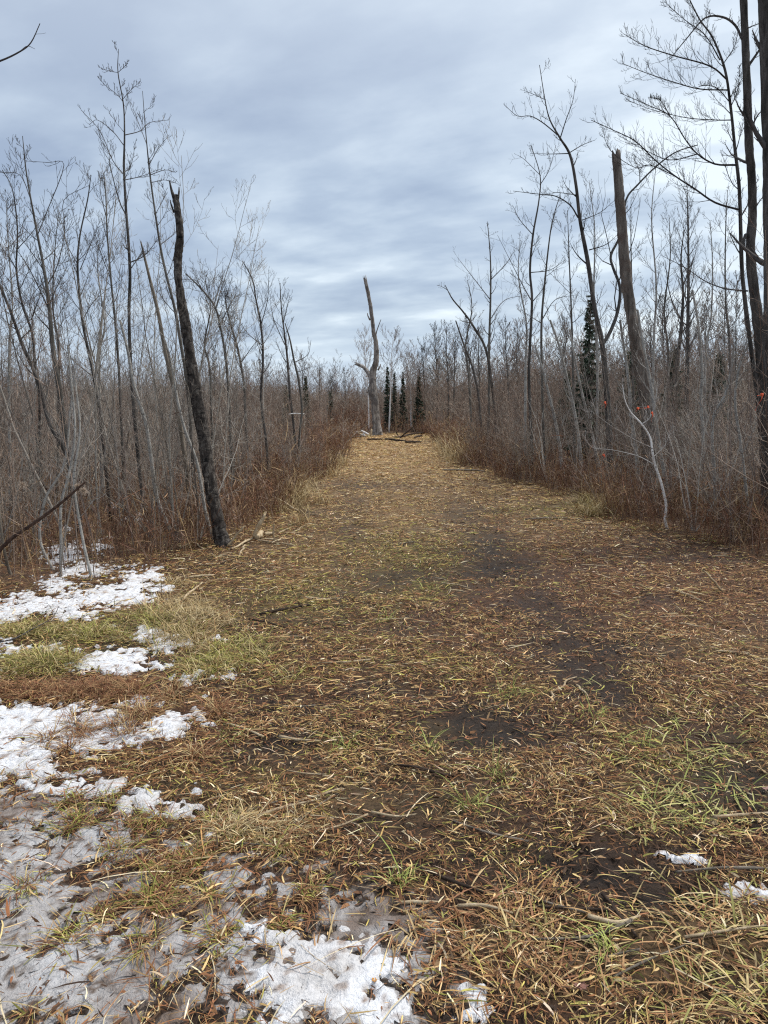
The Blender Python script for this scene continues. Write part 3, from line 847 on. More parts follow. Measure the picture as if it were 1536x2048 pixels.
def trunk_mesh(name, pts, rad, mat, parent, loc, k=16, bark=.06, jag=0., seed=0, fine=0):
    fine = fine or (14 if k > 13 else 6)
    p = smooth_path(pts, fine)
    s = np.linspace(0, 1, len(rad)); r = np.interp(np.linspace(0, 1, len(p)), s, rad)
    n = len(p)
    V, Q, _ = tubes([(p, r, k, (1, 1, 1))])
    V = V.reshape(n, k, 3); c = p[:, None]
    a = np.arange(k)[None] + np.zeros((n, 1)); z = np.arange(n)[:, None] + np.zeros((1, k))
    nz = fbm(np.minimum(a, k - a) * .9 + seed, z * .35 + seed * 3, seed, 3) - .5
    if k > 13: nz = nz + .5 * (vnoise(np.minimum(a, k - a) * 1.7, z * .6, seed + 7) - .5) + .5 * np.clip(vnoise(np.minimum(a, k - a) * .35, z * .16, seed + 8) - .7, 0, 1) * 3
    V = c + (V - c) * (1 + nz[..., None] * bark * 4)
    V = V.reshape(-1, 3)
    Fl = [Q]
    if jag:
        t = unit(p[-1] - p[-3])
        V = jag_top(V, n, k, jag, t, seed + 5)
        V = np.vstack([V, p[-1] - t * jag * .6])
        i0 = (n - 1) * k; m = len(V) - 1
        Fl.append(np.array([[i0 + j, i0 + (j + 1) % k, m] for j in range(k)]))
    V = np.vstack([V, p[0]]); m0 = len(V) - 1      # closed butt end
    Fl.append(np.array([[(j + 1) % k, j, m0] for j in range(k)]))
    o = mesh_from(name, V, Fl, mat, parent=parent, loc=loc)
    return o, p, r

def hand_tree(name, label, cat, Y, trunk, limbs=(), mat=None, g=None, maxl=3, nt=14, t0=.35, tlen=None, jag=0., k=10, bark=.05, twigcol=(.09, .08, .075), seed=1, group=None, limbn=6, limblen=.45, dY=0., twigs=True, crown=True, limbmat=None, wscale=0):
    random.seed(seed)
    big = name == 'snag'
    ws = wscale if wscale else (.8 if big else .62)
    trunk = [(a, b, c_ * ws) for a, b, c_ in trunk]
    if not big: limbs = [tuple([lb[0], lb[1] * .8] + list(lb[2:])) for lb in limbs]
    pts, rad = [], []
    if Y < 33 and trunk[0][0] > 900:      # stand inside the brush, not on the lane
        bx = trunk[0][0]
        for _ in range(60):
            if (bx - 768) / F * (Y * CP + EYE * SP) > float(right_x(Y)) + (.1 if name == 'birch_sapling' else .9): break
            Y += .15
    for i, (px, py, w) in enumerate(trunk):
        yy = Y + dY * i / max(1, len(trunk) - 1)
        if py is None:
            gx = P(px, 1000, yy)
            gx[0] = (px - 768) / F * (yy * CP + EYE * SP)
            gx[2] = float(hgt(gx[0], yy)) - .04
            pts.append(gx)
        else:
            pts.append(P(px, py, yy + random.uniform(-.03, .03)))
        rad.append(px2r(w, yy))
    root = empty(name, tuple(pts[0]), label, cat, group)
    loc = pts[0]
    o, p, r = trunk_mesh("trunk", pts, rad, mat or M_darkbark, root, loc, k=k, bark=bark, jag=jag, seed=seed)
    H = np.linalg.norm(p[-1] - p[0])
    g = g or GP(nc=(14, 6, 3), ang=(46, 45, 42), ratio=(.2, .42, .5), up=.08, wander=.07, minr=.0016 * max(1, Y / 9), zig=.05)
    out = []
    if twigs:
        children(out, p, r, H, 0, maxl, g, twigcol, t0=t0, n=nt, lens=tlen)
    for li, lb in enumerate(limbs):
        q, w = lb[0], lb[1]
        own = lb[2] if len(lb) > 2 else None
        L0 = abs(q[-1][0] - q[0][0]) + abs(q[-1][1] - q[0][1]); dz = random.uniform(-.5, .5) * L0 / F * Y
        if own == 'flat': dz = 0
        bp = [P(a, b, Y + dY * .6 + dz * (i / (len(q) - 1))) for i, (a, b) in enumerate(q)]
        bp = smooth_path(bp, 4)
        br = np.linspace(px2r(w * .8, Y), px2r(max(.6, w * .22), Y), len(bp))
        if own in ('stub', 'jag'):
            trunk_mesh("limb", bp[::2] if len(bp) > 6 else bp, [px2r(w, Y), px2r(w * (.6 if own == 'jag' else .35), Y)], limbmat or mat or M_darkbark, root, loc, k=8, bark=bark, jag=px2r(w, Y) * 1.2 if own == 'jag' else 0, seed=seed + li, fine=2)
            continue
        out.append((bp, br, 6, twigcol, 1))
        Lm = np.linalg.norm(bp[-1] - bp[0])
        children(out, bp, br, Lm, 1, maxl, g, twigcol, t0=.15, n=int(limbn * 1.5), lens=Lm * limblen if limblen else None)
    if out:
        by = {}
        V, Q, Cc = tubes([t[:4] for t in out])
        mesh_from("crown", V, Q, M_twig, Cc, parent=root, loc=loc)
    return root

SN = 'broken tree trunk'
# --- left side
hand_tree("snag", "charred black broken trunk with splintered top leaning left of the lane", "snag", 8.1,
          [(447, None, 52), (445, 1082, 40), (438, 1055, 33), (420, 965, 31), (404, 850, 28), (386, 745, 26), (369, 640, 23), (357, 560, 18), (356, 515, 20), (360, 470, 17), (355, 420, 15), (350, 392, 14)],
          [([(348, 396), (343, 380), (339, 361)], 7, 'stub'), ([(356, 396), (358, 384), (358, 374)], 5, 'stub'), ([(358, 540), (350, 520), (347, 522)], 8, 'stub'), ([(348, 425), (342, 408), (341, 400)], 4, 'stub')],
          mat=M_char, jag=.03, k=26, bark=.08, twigs=False, seed=3)
hand_tree("dead_trunk", "thin black dead stem pressed against the charred snag", "dead stem", 8.22,
          [(432, None, 12), (418, 980, 13), (404, 900, 12), (388, 820, 12), (376, 740, 11), (366, 660, 8), (358, 600, 5)], mat=M_char, jag=.02, twigs=False, seed=4, k=8)
g1 = GP(nc=(14, 6, 3), ang=(48, 48, 45), ratio=(.2, .4, .5), up=.09, wander=.08, minr=.0022, zig=.08)
hand_tree("bare_sapling", "tallest dark sapling on the left with branches from mid height", "tall sapling", 9.0,
          [(292, None, 13), (284, 1000, 12), (275, 900, 12), (266, 800, 11), (260, 700, 11), (258, 620, 10), (260, 560, 10), (258, 500, 9), (252, 420, 8), (248, 340, 7), (249, 270, 5), (247, 210, 4), (236, 145, 3), (237, 98, 1.5)],
          [([(252, 430), (238, 400), (220, 330), (218, 305), (190, 262)], 4), ([(248, 350), (225, 320), (200, 262), (162, 220)], 3), ([(247, 290), (225, 262), (195, 240), (180, 248)], 2.5), ([(249, 360), (285, 352), (320, 338)], 3),
           ([(250, 270), (280, 262), (300, 245), (338, 240)], 3), ([(247, 205), (235, 190), (210, 170), (198, 155)], 2), ([(244, 200), (262, 180), (282, 162)], 2), ([(236, 145), (218, 142), (197, 134)], 1.6), ([(236, 145), (250, 132), (256, 122)], 1.6),
           ([(260, 525), (290, 510), (322, 470)], 4), ([(248, 345), (262, 330), (272, 280)], 2.5), ([(258, 500), (250, 495), (245, 487)], 4, 'stub')],
          mat=M_darkbark, g=g1, nt=9, t0=.45, tlen=.5, seed=5, k=8, limbn=8, limblen=.3)
hand_tree("bare_sapling", "slender sapling leaning left behind the charred snag, second tallest on the left", "tall sapling", 9.6,
          [(392, None, 12), (384, 900, 11), (376, 780, 10), (362, 690, 10), (350, 620, 9), (335, 560, 8), (322, 500, 7), (311, 430, 6), (300, 350, 5), (292, 270, 3), (285, 182, 1.5)],
          [([(298, 330), (315, 300), (338, 270)], 2.5), ([(300, 350), (330, 340), (352, 345)], 2.5), ([(303, 365), (330, 360), (356, 368)], 2), ([(320, 490), (345, 470), (372, 440)], 3), ([(310, 430), (330, 390), (322, 370)], 2), ([(294, 290), (275, 240), (262, 205)], 2)],
          mat=M_midbark, g=g1, nt=12, t0=.35, tlen=.45, seed=6, k=8, limbn=6, limblen=.35)
hand_tree("broken_pole", "pale brown broken pole with pointed tip between two left saplings", "dead pole", 9.2,
          [(385, None, 17), (372, 930, 15), (352, 800, 14), (330, 700, 12), (315, 620, 11), (300, 560, 9), (288, 510, 7), (282, 485, 4)], mat=M_oldstick, jag=.05, twigs=False, seed=7, k=9)
g2 = GP(nc=(12, 6, 3), ang=(42, 42, 42), ratio=(.25, .42, .5), up=.08, wander=.07, minr=.0022, zig=.06)
hand_tree("bare_tree", "olive grey tree with thick lower trunk and long forks, left of the tallest sapling", "tree", 8.8,
          [(160, None, 20), (146, 980, 18), (130, 860, 17), (117, 770, 16), (105, 690, 14), (98, 610, 12), (90, 550, 9), (75, 470, 7), (62, 400, 5), (52, 340, 4), (45, 272, 2)],
          [([(95, 570), (115, 530), (130, 460), (128, 400), (180, 370)], 4), ([(62, 400), (40, 350), (0, 345)], 3), ([(75, 470), (95, 420), (128, 330), (95, 325), (50, 322)], 3), ([(98, 620), (60, 540), (20, 480)], 4), ([(90, 545), (60, 500), (35, 470)], 3)],
          mat=M_midbark, g=g2, nt=12, t0=.35, tlen=.6, seed=8, k=9, limbn=6, limblen=.4)
hand_tree("bare_tree", "dark slanting sapling rising from the brush at the left edge", "tree", 8.2,
          [(170, None, 13), (135, 920, 12), (100, 850, 12), (75, 760, 12), (45, 690, 11), (20, 620, 9), (-5, 560, 8), (-40, 480, 5), (-70, 400, 3)],
          [([(40, 680), (65, 650), (60, 600), (90, 560)], 4)], mat=M_darkbark, g=g2, nt=10, t0=.3, tlen=.5, seed=9, k=8)
hand_tree("bare_tree", "wavy dark sapling second from the left edge", "tree", 9.6,
          [(85, None, 11), (80, 900, 10), (78, 800, 9), (70, 740, 9), (65, 670, 8), (45, 610, 7), (33, 540, 6), (35, 460, 5), (25, 380, 3), (5, 340, 2)],
          [([(62, 640), (80, 590), (82, 560)], 4), ([(33, 540), (15, 510), (-10, 500)], 3), ([(33, 500), (60, 470), (90, 430)], 3)], mat=M_darkbark, g=g2, nt=14, t0=.3, tlen=.6, seed=10, k=8)
hand_tree("bare_tree", "knotty dark sapling midway between left edge and tallest left sapling", "tree", 9.8,
          [(222, None, 12), (210, 920, 11), (198, 820, 10), (185, 740, 10), (168, 660, 9), (160, 600, 8), (155, 530, 7), (160, 470, 5), (175, 400, 4), (182, 350, 2)],
          [([(160, 540), (185, 480), (200, 440)], 3), ([(156, 530), (130, 480), (130, 440)], 3), ([(165, 640), (190, 600), (240, 560)], 3)], mat=M_darkbark, g=g2, nt=15, t0=.3, tlen=.6, seed=11, k=8)
hand_tree("bare_tree", "thin upright sapling close left of the tallest left sapling", "tree", 10.4,
          [(250, None, 10), (245, 900, 9), (240, 780, 9), (232, 660, 8), (222, 560, 6), (214, 460, 5), (212, 400, 4), (208, 345, 2)],
          [([(214, 440), (200, 380), (205, 350)], 3), ([(222, 560), (200, 500), (180, 430)], 3)], mat=M_midbark, g=g2, nt=14, t0=.3, tlen=.5, seed=12, k=8)
hand_tree("bare_tree", "arched sapling with hooked crown right of the charred snag", "tree", 11.5,
          [(470, None, 10), (462, 900, 9), (458, 800, 9), (452, 720, 8), (440, 650, 7), (428, 610, 6), (400, 575, 5), (372, 548, 3)],
          [([(428, 610), (440, 570), (450, 540)], 4), ([(440, 650), (465, 600), (480, 590)], 4), ([(405, 580), (390, 560), (360, 560)], 3)], mat=M_midbark, g=g2, nt=14, t0=.35, tlen=.7, seed=13, k=8)
hand_tree("bare_tree", "wavy dark sapling with upright twin tips, nearest the lane on the left", "tree", 13.,
          [(540, None, 9), (532, 880, 8), (522, 800, 8), (526, 720, 7), (522, 650, 6), (512, 600, 5), (505, 560, 4), (485, 522, 2)],
          [([(522, 650), (535, 600), (538, 540)], 3.5), ([(512, 600), (500, 560), (512, 520)], 2.5), ([(524, 690), (490, 660), (460, 600)], 3)], mat=M_darkbark, g=g2, nt=14, t0=.35, tlen=.7, seed=14, k=8)
hand_tree("bare_tree", "narrow sapling with upright twigs, second from the lane on the left", "tree", 14.5,
          [(594, None, 8), (588, 860, 8), (580, 790, 8), (575, 720, 7), (568, 660, 5), (563, 620, 4), (560, 566, 2)],
          [([(566, 650), (575, 610), (580, 590)], 3), ([(570, 690), (548, 640), (540, 600)], 3)], mat=M_darkbark, g=g2, nt=14, t0=.35, tlen=.6, seed=15, k=8)
hand_tree("broken_pole", "slanting bare dead pole at the lane edge with a bow of twigs", "dead pole", 14.,
          [(592, None, 7), (600, 860, 7), (604, 820, 7), (598, 765, 7), (588, 720, 6), (580, 680, 5), (570, 646, 3)],
          [([(588, 725), (615, 710), (622, 680)], 2.5), ([(592, 745), (618, 735), (612, 725)], 2.2)], mat=M_midbark, seed=16, twigs=False, k=8, limbn=3)
hand_tree("bare_tree", "bushy many-branched tree in the gap right of the charred snag", "tree", 15.,
          [(500, None, 9), (492, 850, 8), (488, 770, 8), (476, 700, 7), (462, 650, 6), (452, 610, 4), (450, 590, 3)], mat=M_midbark, g=GP(nc=(22, 8, 4), ang=(50, 48, 45), ratio=(.25, .42, .5), up=.06, wander=.1, minr=.003), nt=22, t0=.4, tlen=.9, seed=17, k=7)
# paler slim stems close to the viewer, left
PALE = [(12, 9, 6.6, [(42, None), (22, 1150), (5, 1080), (-6, 960)], "stubby pale stem at the bottom left corner of the brush"),
        (13, 8, 6.9, [(110, None), (80, 1080), (90, 1000), (128, 930), (140, 830), (150, 740)], "pale grey stem bending right in the left foreground brush"),
        (14, 8, 6.8, [(120, None), (122, 1090), (122, 1010), (140, 940), (150, 860), (142, 760), (135, 690)], "slightly kinked pale stem beside the leaning dead log"),
        (15, 8, 6.6, [(192, None), (182, 1150), (160, 1050), (148, 960), (160, 860), (150, 760)], "pale curving stem standing in the snow edge"),
        (16, 11, 8.6, [(350, None), (315, 1000), (300, 900), (290, 840), (268, 770), (255, 700), (240, 640)], "light grey crooked aspen left of the charred snag"),
        (17, 9, 8.4, [(430, None), (412, 1030), (395, 930), (370, 860), (355, 800), (345, 740), (330, 680)], "pale stem crossing in front of the charred snag base")]
for sd, w, Y, pl, lab in PALE:
    tr = [(a, b, w * 1.35 * (1 - .6 * i / len(pl))) for i, (a, b) in enumerate(pl)]
    hand_tree("pale_sapling", lab, "sapling", Y, tr, mat=M_silver if sd > 12 else M_oldstick, g=g2, nt=7, t0=.4, tlen=.45, seed=sd + 40, k=7, twigcol=(.3, .275, .25), maxl=2 if sd != 16 else 3)
hand_tree("roadside_tree", "bare branch reaching in at the top left corner of the photo", "tree", 6.0,
          [(-330, None, 90), (-330, 700, 80), (-300, 300, 60), (-260, 0, 46), (-250, -300, 30)],
          [([(-290, 220), (-180, 150), (-60, 140), (0, 122), (40, 103), (62, 85), (80, 47)], 9, 'flat'), ([(42, 101), (55, 92), (70, 98)], 2.5), ([(-270, 100), (-180, 20), (-60, -60)], 10)],
          wscale=1, mat=M_darkbark, g=GP(nc=(8, 4, 2), ang=(50, 45, 45), ratio=(.2, .3, .5), up=.03, wander=.07, minr=.0015), nt=6, t0=.5, tlen=1., seed=21, limbn=1, limblen=.12, maxl=2)

# --- centre snag
hand_tree("snag", "tall forked grey dead trunk standing at the end of the lane", "snag", 34.,
          [(755, None, 27), (753, 850, 21), (750, 810, 19), (746, 775, 18), (746, 745, 17), (752, 722, 13), (752, 690, 11), (747, 660, 9), (742, 620, 9), (737, 590, 8.5), (731, 562, 8)],
          [([(744, 765), (736, 745), (725, 733), (712, 728)], 9, 'jag'), ([(750, 684), (753, 664), (762, 639)], 3.2, 'stub'), ([(744, 800), (738, 786), (737, 774)], 6, 'stub'), ([(746, 790), (739, 783), (735, 785)], 5, 'jag'), ([(740, 640), (736, 632), (735, 626)], 3.5, 'stub'), ([(756, 740), (760, 733), (761, 728)], 4, 'stub')],
          mat=M_grey, jag=.22, twigs=False, seed=22, k=22, bark=.09)
# --- right side
hand_tree("snag", "tall brown limbless broken trunk leaning among the right hand brush", "snag", 12.,
          [(1308, None, 44), (1300, 900, 33), (1292, 800, 31), (1280, 735, 29), (1268, 660, 27), (1258, 600, 25), (1249, 520, 24), (1243, 440, 22), (1238, 375, 21), (1232, 308, 19)],
          [([(1243, 358), (1236, 352), (1230, 350)], 6, 'stub')], mat=M_brownsnag, jag=.05, twigs=False, seed=23, k=26, bark=.08)
g3 = GP(nc=(14, 6, 3), ang=(50, 48, 45), ratio=(.2, .42, .5), up=.07, wander=.09, minr=.0026, zig=.07)
hand_tree("maple_tree", "crooked dark tree with antler-like top left of the brown snag", "tree", 12.6,
          [(1222, None, 22), (1216, 820, 20), (1210, 740, 18), (1203, 680, 16), (1190, 620, 14), (1175, 520, 13), (1160, 440, 11), (1152, 370, 9), (1140, 310, 8), (1120, 276, 6), (1100, 240, 4), (1090, 200, 3), (1079, 130, 1.8)],
          [([(1120, 278), (1132, 240), (1146, 200), (1151, 158)], 3.5), ([(1118, 272), (1085, 245), (1060, 232), (1035, 232), (1009, 210)], 3.5), ([(1137, 307), (1100, 308), (1060, 307)], 3), ([(1138, 306), (1165, 290), (1190, 280)], 3),
           ([(1156, 435), (1140, 410), (1110, 392), (1075, 388), (1026, 382)], 5), ([(1153, 390), (1115, 385), (1095, 388)], 2.5), ([(1092, 200), (1070, 190), (1046, 180)], 2), ([(1205, 690), (1222, 660), (1236, 620), (1240, 575), (1226, 535), (1222, 510), (1240, 470), (1252, 400), (1275, 370), (1310, 335), (1350, 305), (1395, 290)], 12),
           ([(1178, 500), (1210, 490), (1235, 470)], 3.5), ([(1280, 365), (1278, 340), (1265, 310)], 3), ([(1165, 440), (1200, 425), (1230, 400)], 2.5)],
          mat=M_darkbark, g=g3, nt=10, t0=.35, tlen=.5, seed=24, limbn=7, limblen=.3, twigcol=(.06, .055, .052))
hand_tree("bare_sapling", "wavy dark sapling left of the antler-topped tree", "tall sapling", 12.,
          [(1068, None, 11), (1062, 860, 10), (1058, 760, 9), (1060, 690, 9), (1064, 600, 8), (1060, 540, 7), (1066, 470, 6), (1078, 400, 4), (1080, 350, 3), (1062, 290, 2)],
          [([(1062, 600), (1040, 560), (995, 470)], 3.5), ([(1066, 470), (1040, 440), (1025, 410)], 3), ([(1080, 350), (1050, 320), (1035, 310)], 2), ([(1061, 545), (1100, 540), (1130, 520)], 3), ([(1080, 370), (1098, 340), (1112, 290)], 2.5)],
          mat=M_darkbark, g=g3, nt=10, t0=.4, tlen=.55, seed=25, k=8)
hand_tree("bare_sapling", "straight thin sapling just right of the wavy dark one", "tall sapling", 12.4,
          [(1092, None, 9), (1087, 860, 8), (1084, 760, 8), (1083, 650, 7), (1090, 560, 6), (1100, 470, 4), (1108, 430, 3), (1120, 390, 2)],
          [([(1084, 640), (1110, 600), (1150, 590)], 3)], mat=M_midbark, g=g3, nt=12, t0=.4, tlen=.55, seed=26, k=8)
hand_tree("bare_sapling", "light branching sapling between lane and wavy dark sapling", "tall sapling", 14.,
          [(975, None, 9), (978, 800, 8), (978, 700, 8), (981, 600, 6), (981, 520, 4), (975, 445, 2)],
          [([(981, 600), (950, 560), (915, 515)], 3), ([(981, 560), (1010, 530), (1030, 500)], 3), ([(980, 640), (1010, 600), (1060, 590)], 3)], mat=M_midbark, g=g3, nt=13, t0=.4, tlen=.6, seed=27, k=8)
hand_tree("bare_sapling", "dark sapling curving left over the right edge of the lane", "tall sapling", 13.,
          [(1000, None, 10), (992, 850, 9), (985, 780, 9), (972, 700, 8), (945, 650, 7), (925, 622, 5), (905, 598, 4), (890, 570, 2)],
          [([(895, 580), (885, 574), (876, 570)], 2), ([(972, 700), (985, 660), (995, 620)], 4)], mat=M_darkbark, g=g3, nt=5, t0=.4, tlen=.4, seed=28, k=8)
hand_tree("broken_pole", "short dark broken pole poking up beside the curving right sapling", "dead pole", 15.,
          [(965, None, 8), (958, 800, 8), (945, 735, 7), (928, 690, 6), (912, 643, 4)], mat=M_darkbark, jag=.03, twigs=False, seed=29, k=8)
hand_tree("bare_tree", "fine-twigged feathery tree standing behind the brown snag on the right", "tree", 20.,
          [(1372, None, 16), (1374, 760, 14), (1376, 640, 11), (1377, 540, 8), (1376, 450, 5), (1374, 370, 2)],
          mat=M_darkbark, g=GP(nc=(30, 7, 4), ang=(36, 34, 34), ratio=(.2, .4, .45), up=.05, wander=.05, minr=.0034), nt=44, t0=.25, tlen=1.1, seed=30, k=8, twigcol=(.1, .09, .085))
hand_tree("bare_tree", "dark twin-stemmed tree behind the white birch sapling", "tree", 18.,
          [(1350, None, 14), (1352, 760, 12), (1362, 660, 11), (1366, 590, 8), (1362, 520, 5), (1368, 460, 3)],
          [([(1362, 640), (1340, 590), (1330, 520)], 5)], mat=M_darkbark, g=g3, nt=18, t0=.35, tlen=.9, seed=31, k=8)
gR = GP(nc=(16, 9, 4), ang=(55, 42, 40), ratio=(.25, .3, .45), up=.05, wander=.07, minr=.0017, zig=.06)
hand_tree("hardwood_tree", "tall dark trunk at the right, left one of the two thick trunks", "tree", 9.0,
          [(1540, None, 36), (1535, 900, 33), (1527, 760, 31), (1518, 660, 28), (1508, 580, 25), (1501, 500, 23), (1505, 430, 21), (1503, 350, 20), (1498, 290, 21), (1495, 200, 19), (1491, 100, 18), (1487, 0, 17), (1480, -160, 14), (1475, -420, 8)],
          [([(1484, 78), (1470, 50), (1445, 34), (1410, 36), (1375, 75), (1340, 118)], 8), ([(1496, 582), (1450, 577), (1410, 562), (1370, 535), (1325, 512)], 5), ([(1492, 470), (1488, 480), (1486, 500)], 10, 'stub'), ([(1505, 250), (1520, 225), (1540, 215)], 5), ([(1508, 420), (1525, 395), (1540, 390)], 4), ([(1488, 60), (1510, 50), (1540, 40)], 4)],
          mat=M_darkbark, g=gR, nt=7, t0=.55, tlen=.7, seed=32, wscale=.74, k=16, limbn=8, limblen=.2)
hand_tree("hardwood_tree", "thickest dark trunk cut by the right edge of the photo", "tree", 8.6,
          [(1570, None, 46), (1560, 900, 42), (1548, 700, 38), (1545, 600, 36), (1545, 450, 34), (1542, 300, 33), (1537, 120, 31), (1532, -10, 30), (1525, -300, 22)],
          [([(1550, 300), (1600, 200), (1680, 100)], 8)], mat=M_darkbark, g=gR, nt=8, t0=.4, tlen=.8, seed=33, wscale=.9, k=16, limbn=8)
gM = GP(nc=(16, 10, 5), ang=(50, 40, 38), ratio=(.25, .3, .45), up=.06, wander=.07, minr=.0018, zig=.07)
hand_tree("maple_tree", "finely twigged tree with long sweeping branches beside the two thick trunks", "tree", 9.3,
          [(1530, None, 14), (1520, 850, 14), (1505, 720, 13), (1492, 620, 13), (1484, 540, 12), (1481, 450, 11), (1478, 370, 10), (1469, 290, 9), (1462, 220, 8), (1450, 140, 7), (1425, 75, 5), (1400, 40, 4), (1375, -10, 3), (1350, -70, 2)],
          [([(1455, 160), (1420, 132), (1350, 112), (1290, 92), (1248, 68)], 5), ([(1457, 180), (1400, 178), (1350, 165), (1290, 145), (1243, 126)], 4), ([(1460, 205), (1432, 175), (1400, 170)], 3),
           ([(1472, 330), (1430, 328), (1395, 308), (1370, 278), (1340, 232), (1300, 212), (1240, 186)], 6), ([(1480, 420), (1430, 405), (1390, 378), (1350, 352), (1310, 320), (1270, 282), (1230, 262), (1182, 240)], 6.5), ([(1465, 240), (1430, 240), (1370, 235), (1300, 218), (1255, 200)], 3.5),
           ([(1350, 352), (1300, 330), (1270, 335), (1220, 300), (1205, 255)], 3.5), ([(1340, 232), (1320, 200), (1300, 195)], 3), ([(1440, 120), (1410, 70), (1370, 40), (1325, 0)], 4), ([(1395, 308), (1340, 320), (1290, 300), (1245, 275)], 3.5), ([(1445, 130), (1470, 90), (1478, 40)], 3), ([(1461, 215), (1475, 180), (1480, 130)], 3)],
          mat=M_darkbark, g=gM, nt=14, t0=.3, tlen=.6, seed=34, k=9, limbn=24, limblen=.2, twigcol=(.07, .062, .06))
gF = GP(nc=(24, 7, 3), ang=(42, 42, 40), ratio=(.2, .4, .45), up=.06, wander=.08, minr=.0026, zig=.05)
FINE = [(1135, 420, 1150, 15., "first fine-twigged grey sapling right of the wavy dark one"), (1178, 360, 1195, 15.5, "fine-twigged grey sapling tucked left of the antler-topped tree"), (1262, 400, 1272, 16., "fine-twigged sapling whose crown touches the brown snag"),
        (1312, 330, 1305, 15., "fine-twigged sapling right of the brown snag top"), (1338, 430, 1330, 17., "second fine-twigged sapling right of the brown snag"), (1420, 440, 1412, 16., "fine-twigged sapling right of the feathery tree"),
        (1455, 380, 1462, 15., "fine-twigged sapling left of the two thick trunks"), (1040, 480, 1050, 17., "fine-twigged sapling left of the wavy dark one"), (935, 560, 945, 20., "fine-twigged sapling behind the curving right sapling"),
        (12, 400, 20, 10., "fine-twigged sapling at the extreme left edge"), (118, 420, 112, 10.5, "fine-twigged sapling behind the olive grey tree"), (196, 480, 205, 11., "fine-twigged sapling before the tallest left one"),
        (410, 560, 425, 12.5, "fine-twigged sapling just right of the charred snag top")]
for i, (tx, ty, bx_, Y, lab) in enumerate(FINE):
    hand_tree("slender_sapling", lab, "sapling", Y, [(bx_, None, 9), (bx_ * .7 + tx * .3 + 5 * math.sin(i * 2.1), 820 - (820 - ty) * .25, 7.5), (bx_ * .5 + tx * .5 - 9 * math.sin(i * 3.3), 820 - (820 - ty) * .5, 5.5), (bx_ * .2 + tx * .8 + 8 * math.sin(i * 1.7), 820 - (820 - ty) * .78, 3.5), (tx, ty, 1.5)],
              mat=M_silver if i % 2 else M_midbark, g=gF, nt=20, t0=.3, tlen=.75, seed=140 + i, k=7, twigcol=(.14, .125, .115))
# white birch sapling at the lane side
hand_tree("birch_sapling", "small white birch sapling with forked top standing at the right lane edge", "birch sapling", 9.0,
          [(1338, None, 9), (1330, 1040, 8), (1332, 1010, 8), (1322, 965, 8), (1310, 930, 7), (1305, 905, 7), (1300, 875, 6), (1283, 848, 5.5), (1262, 825, 4), (1250, 800, 3), (1245, 770, 2)],
          [([(1284, 848), (1298, 838), (1308, 815), (1312, 795), (1318, 765)], 4), ([(1306, 928), (1275, 912), (1225, 900), (1185, 895), (1165, 868)], 3.6), ([(1303, 895), (1270, 880), (1220, 850), (1180, 820)], 2.2), ([(1306, 915), (1330, 890), (1340, 860)], 2)],
          mat=M_palebark, g=g2, nt=4, t0=.6, tlen=.35, seed=35, k=8, wscale=.66, twigcol=(.6, .56, .52), limbn=5, limblen=.35, maxl=3, bark=.02)
RP = [(51, 10, 9.6, [(1280, None), (1272, 900), (1262, 830), (1258, 770), (1250, 710), (1240, 640)], "grey aspen stem just left of the white birch sapling"),
      (52, 10, 10.2, [(1345, None), (1320, 900), (1310, 830), (1300, 760), (1288, 700), (1275, 620)], "light grey aspen stem leaning left behind the white birch sapling"),
      (53, 9, 10.5, [(1408, None), (1406, 880), (1402, 800), (1404, 740), (1398, 660), (1385, 580)], "upright pale aspen stem with long side branches right of the birch"),
      (54, 9, 9.6, [(1432, None), (1428, 940), (1424, 880), (1428, 830), (1450, 790), (1462, 740), (1468, 690)], "kinked pale stem bending right near the right edge"),
      (55, 9, 10.8, [(1165, None), (1160, 900), (1148, 820), (1130, 740), (1118, 690), (1100, 640)], "grey aspen stem leaning left midway along the right brush"),
      (56, 9, 11., [(1128, None), (1120, 900), (1112, 850), (1098, 790), (1085, 740), (1070, 690)], "pale aspen stem forking low in the right brush"),
      (57, 8, 10.4, [(1210, None), (1195, 920), (1180, 850), (1165, 790), (1150, 720), (1140, 660)], "slim grey stem slanting across the middle of the right brush"),
      (58, 8, 9.4, [(1500, None), (1490, 960), (1480, 880), (1470, 800), (1480, 730), (1500, 680)], "thin grey stem in front of the tall right trunks")]
for sd, w, Y, pl, lab in RP:
    tr = [(a, b, w * 1.35 * (1 - .6 * i / len(pl))) for i, (a, b) in enumerate(pl)]
    hand_tree("aspen_sapling", lab, "sapling", Y, tr, mat=M_silver, g=g2, nt=9, t0=.3, tlen=.5, seed=sd, k=7, twigcol=(.34, .32, .29), maxl=3)

# distant birches and bare trees beyond the lane
def far_tree(name, label, cat, Y, top, basex, w, mat, tw, nt, tl, seed, ang=38):
    ty = top[1]
    hand_tree(name, label, cat, Y, [(basex, None, w * 1.2), (basex * .7 + top[0] * .3 + 1, 820 - (820 - ty) * .3, w * .7), (basex * .3 + top[0] * .7 - 1, ty + (820 - ty) * .3, w * .45), (top[0], ty, 1)],
              mat=mat, g=GP(nc=(20, 7, 4), ang=(ang, 36, 36), ratio=(.2, .4, .45), up=.05, wander=.07, minr=.0065), nt=nt, t0=.3, tlen=tl, seed=seed, k=7, twigcol=tw)
far_tree("birch_tree", "pale slim birch just left of the forked grey snag", "birch", 37.5, (728, 672), 738, 5, M_palebark, (.42, .38, .35), 26, 1.4, 61)
far_tree("birch_tree", "white wide-crowned birch right of the forked grey snag", "birch", 37., (786, 676), 778, 5, M_palebark, (.42, .38, .36), 26, 1.7, 62, 46)
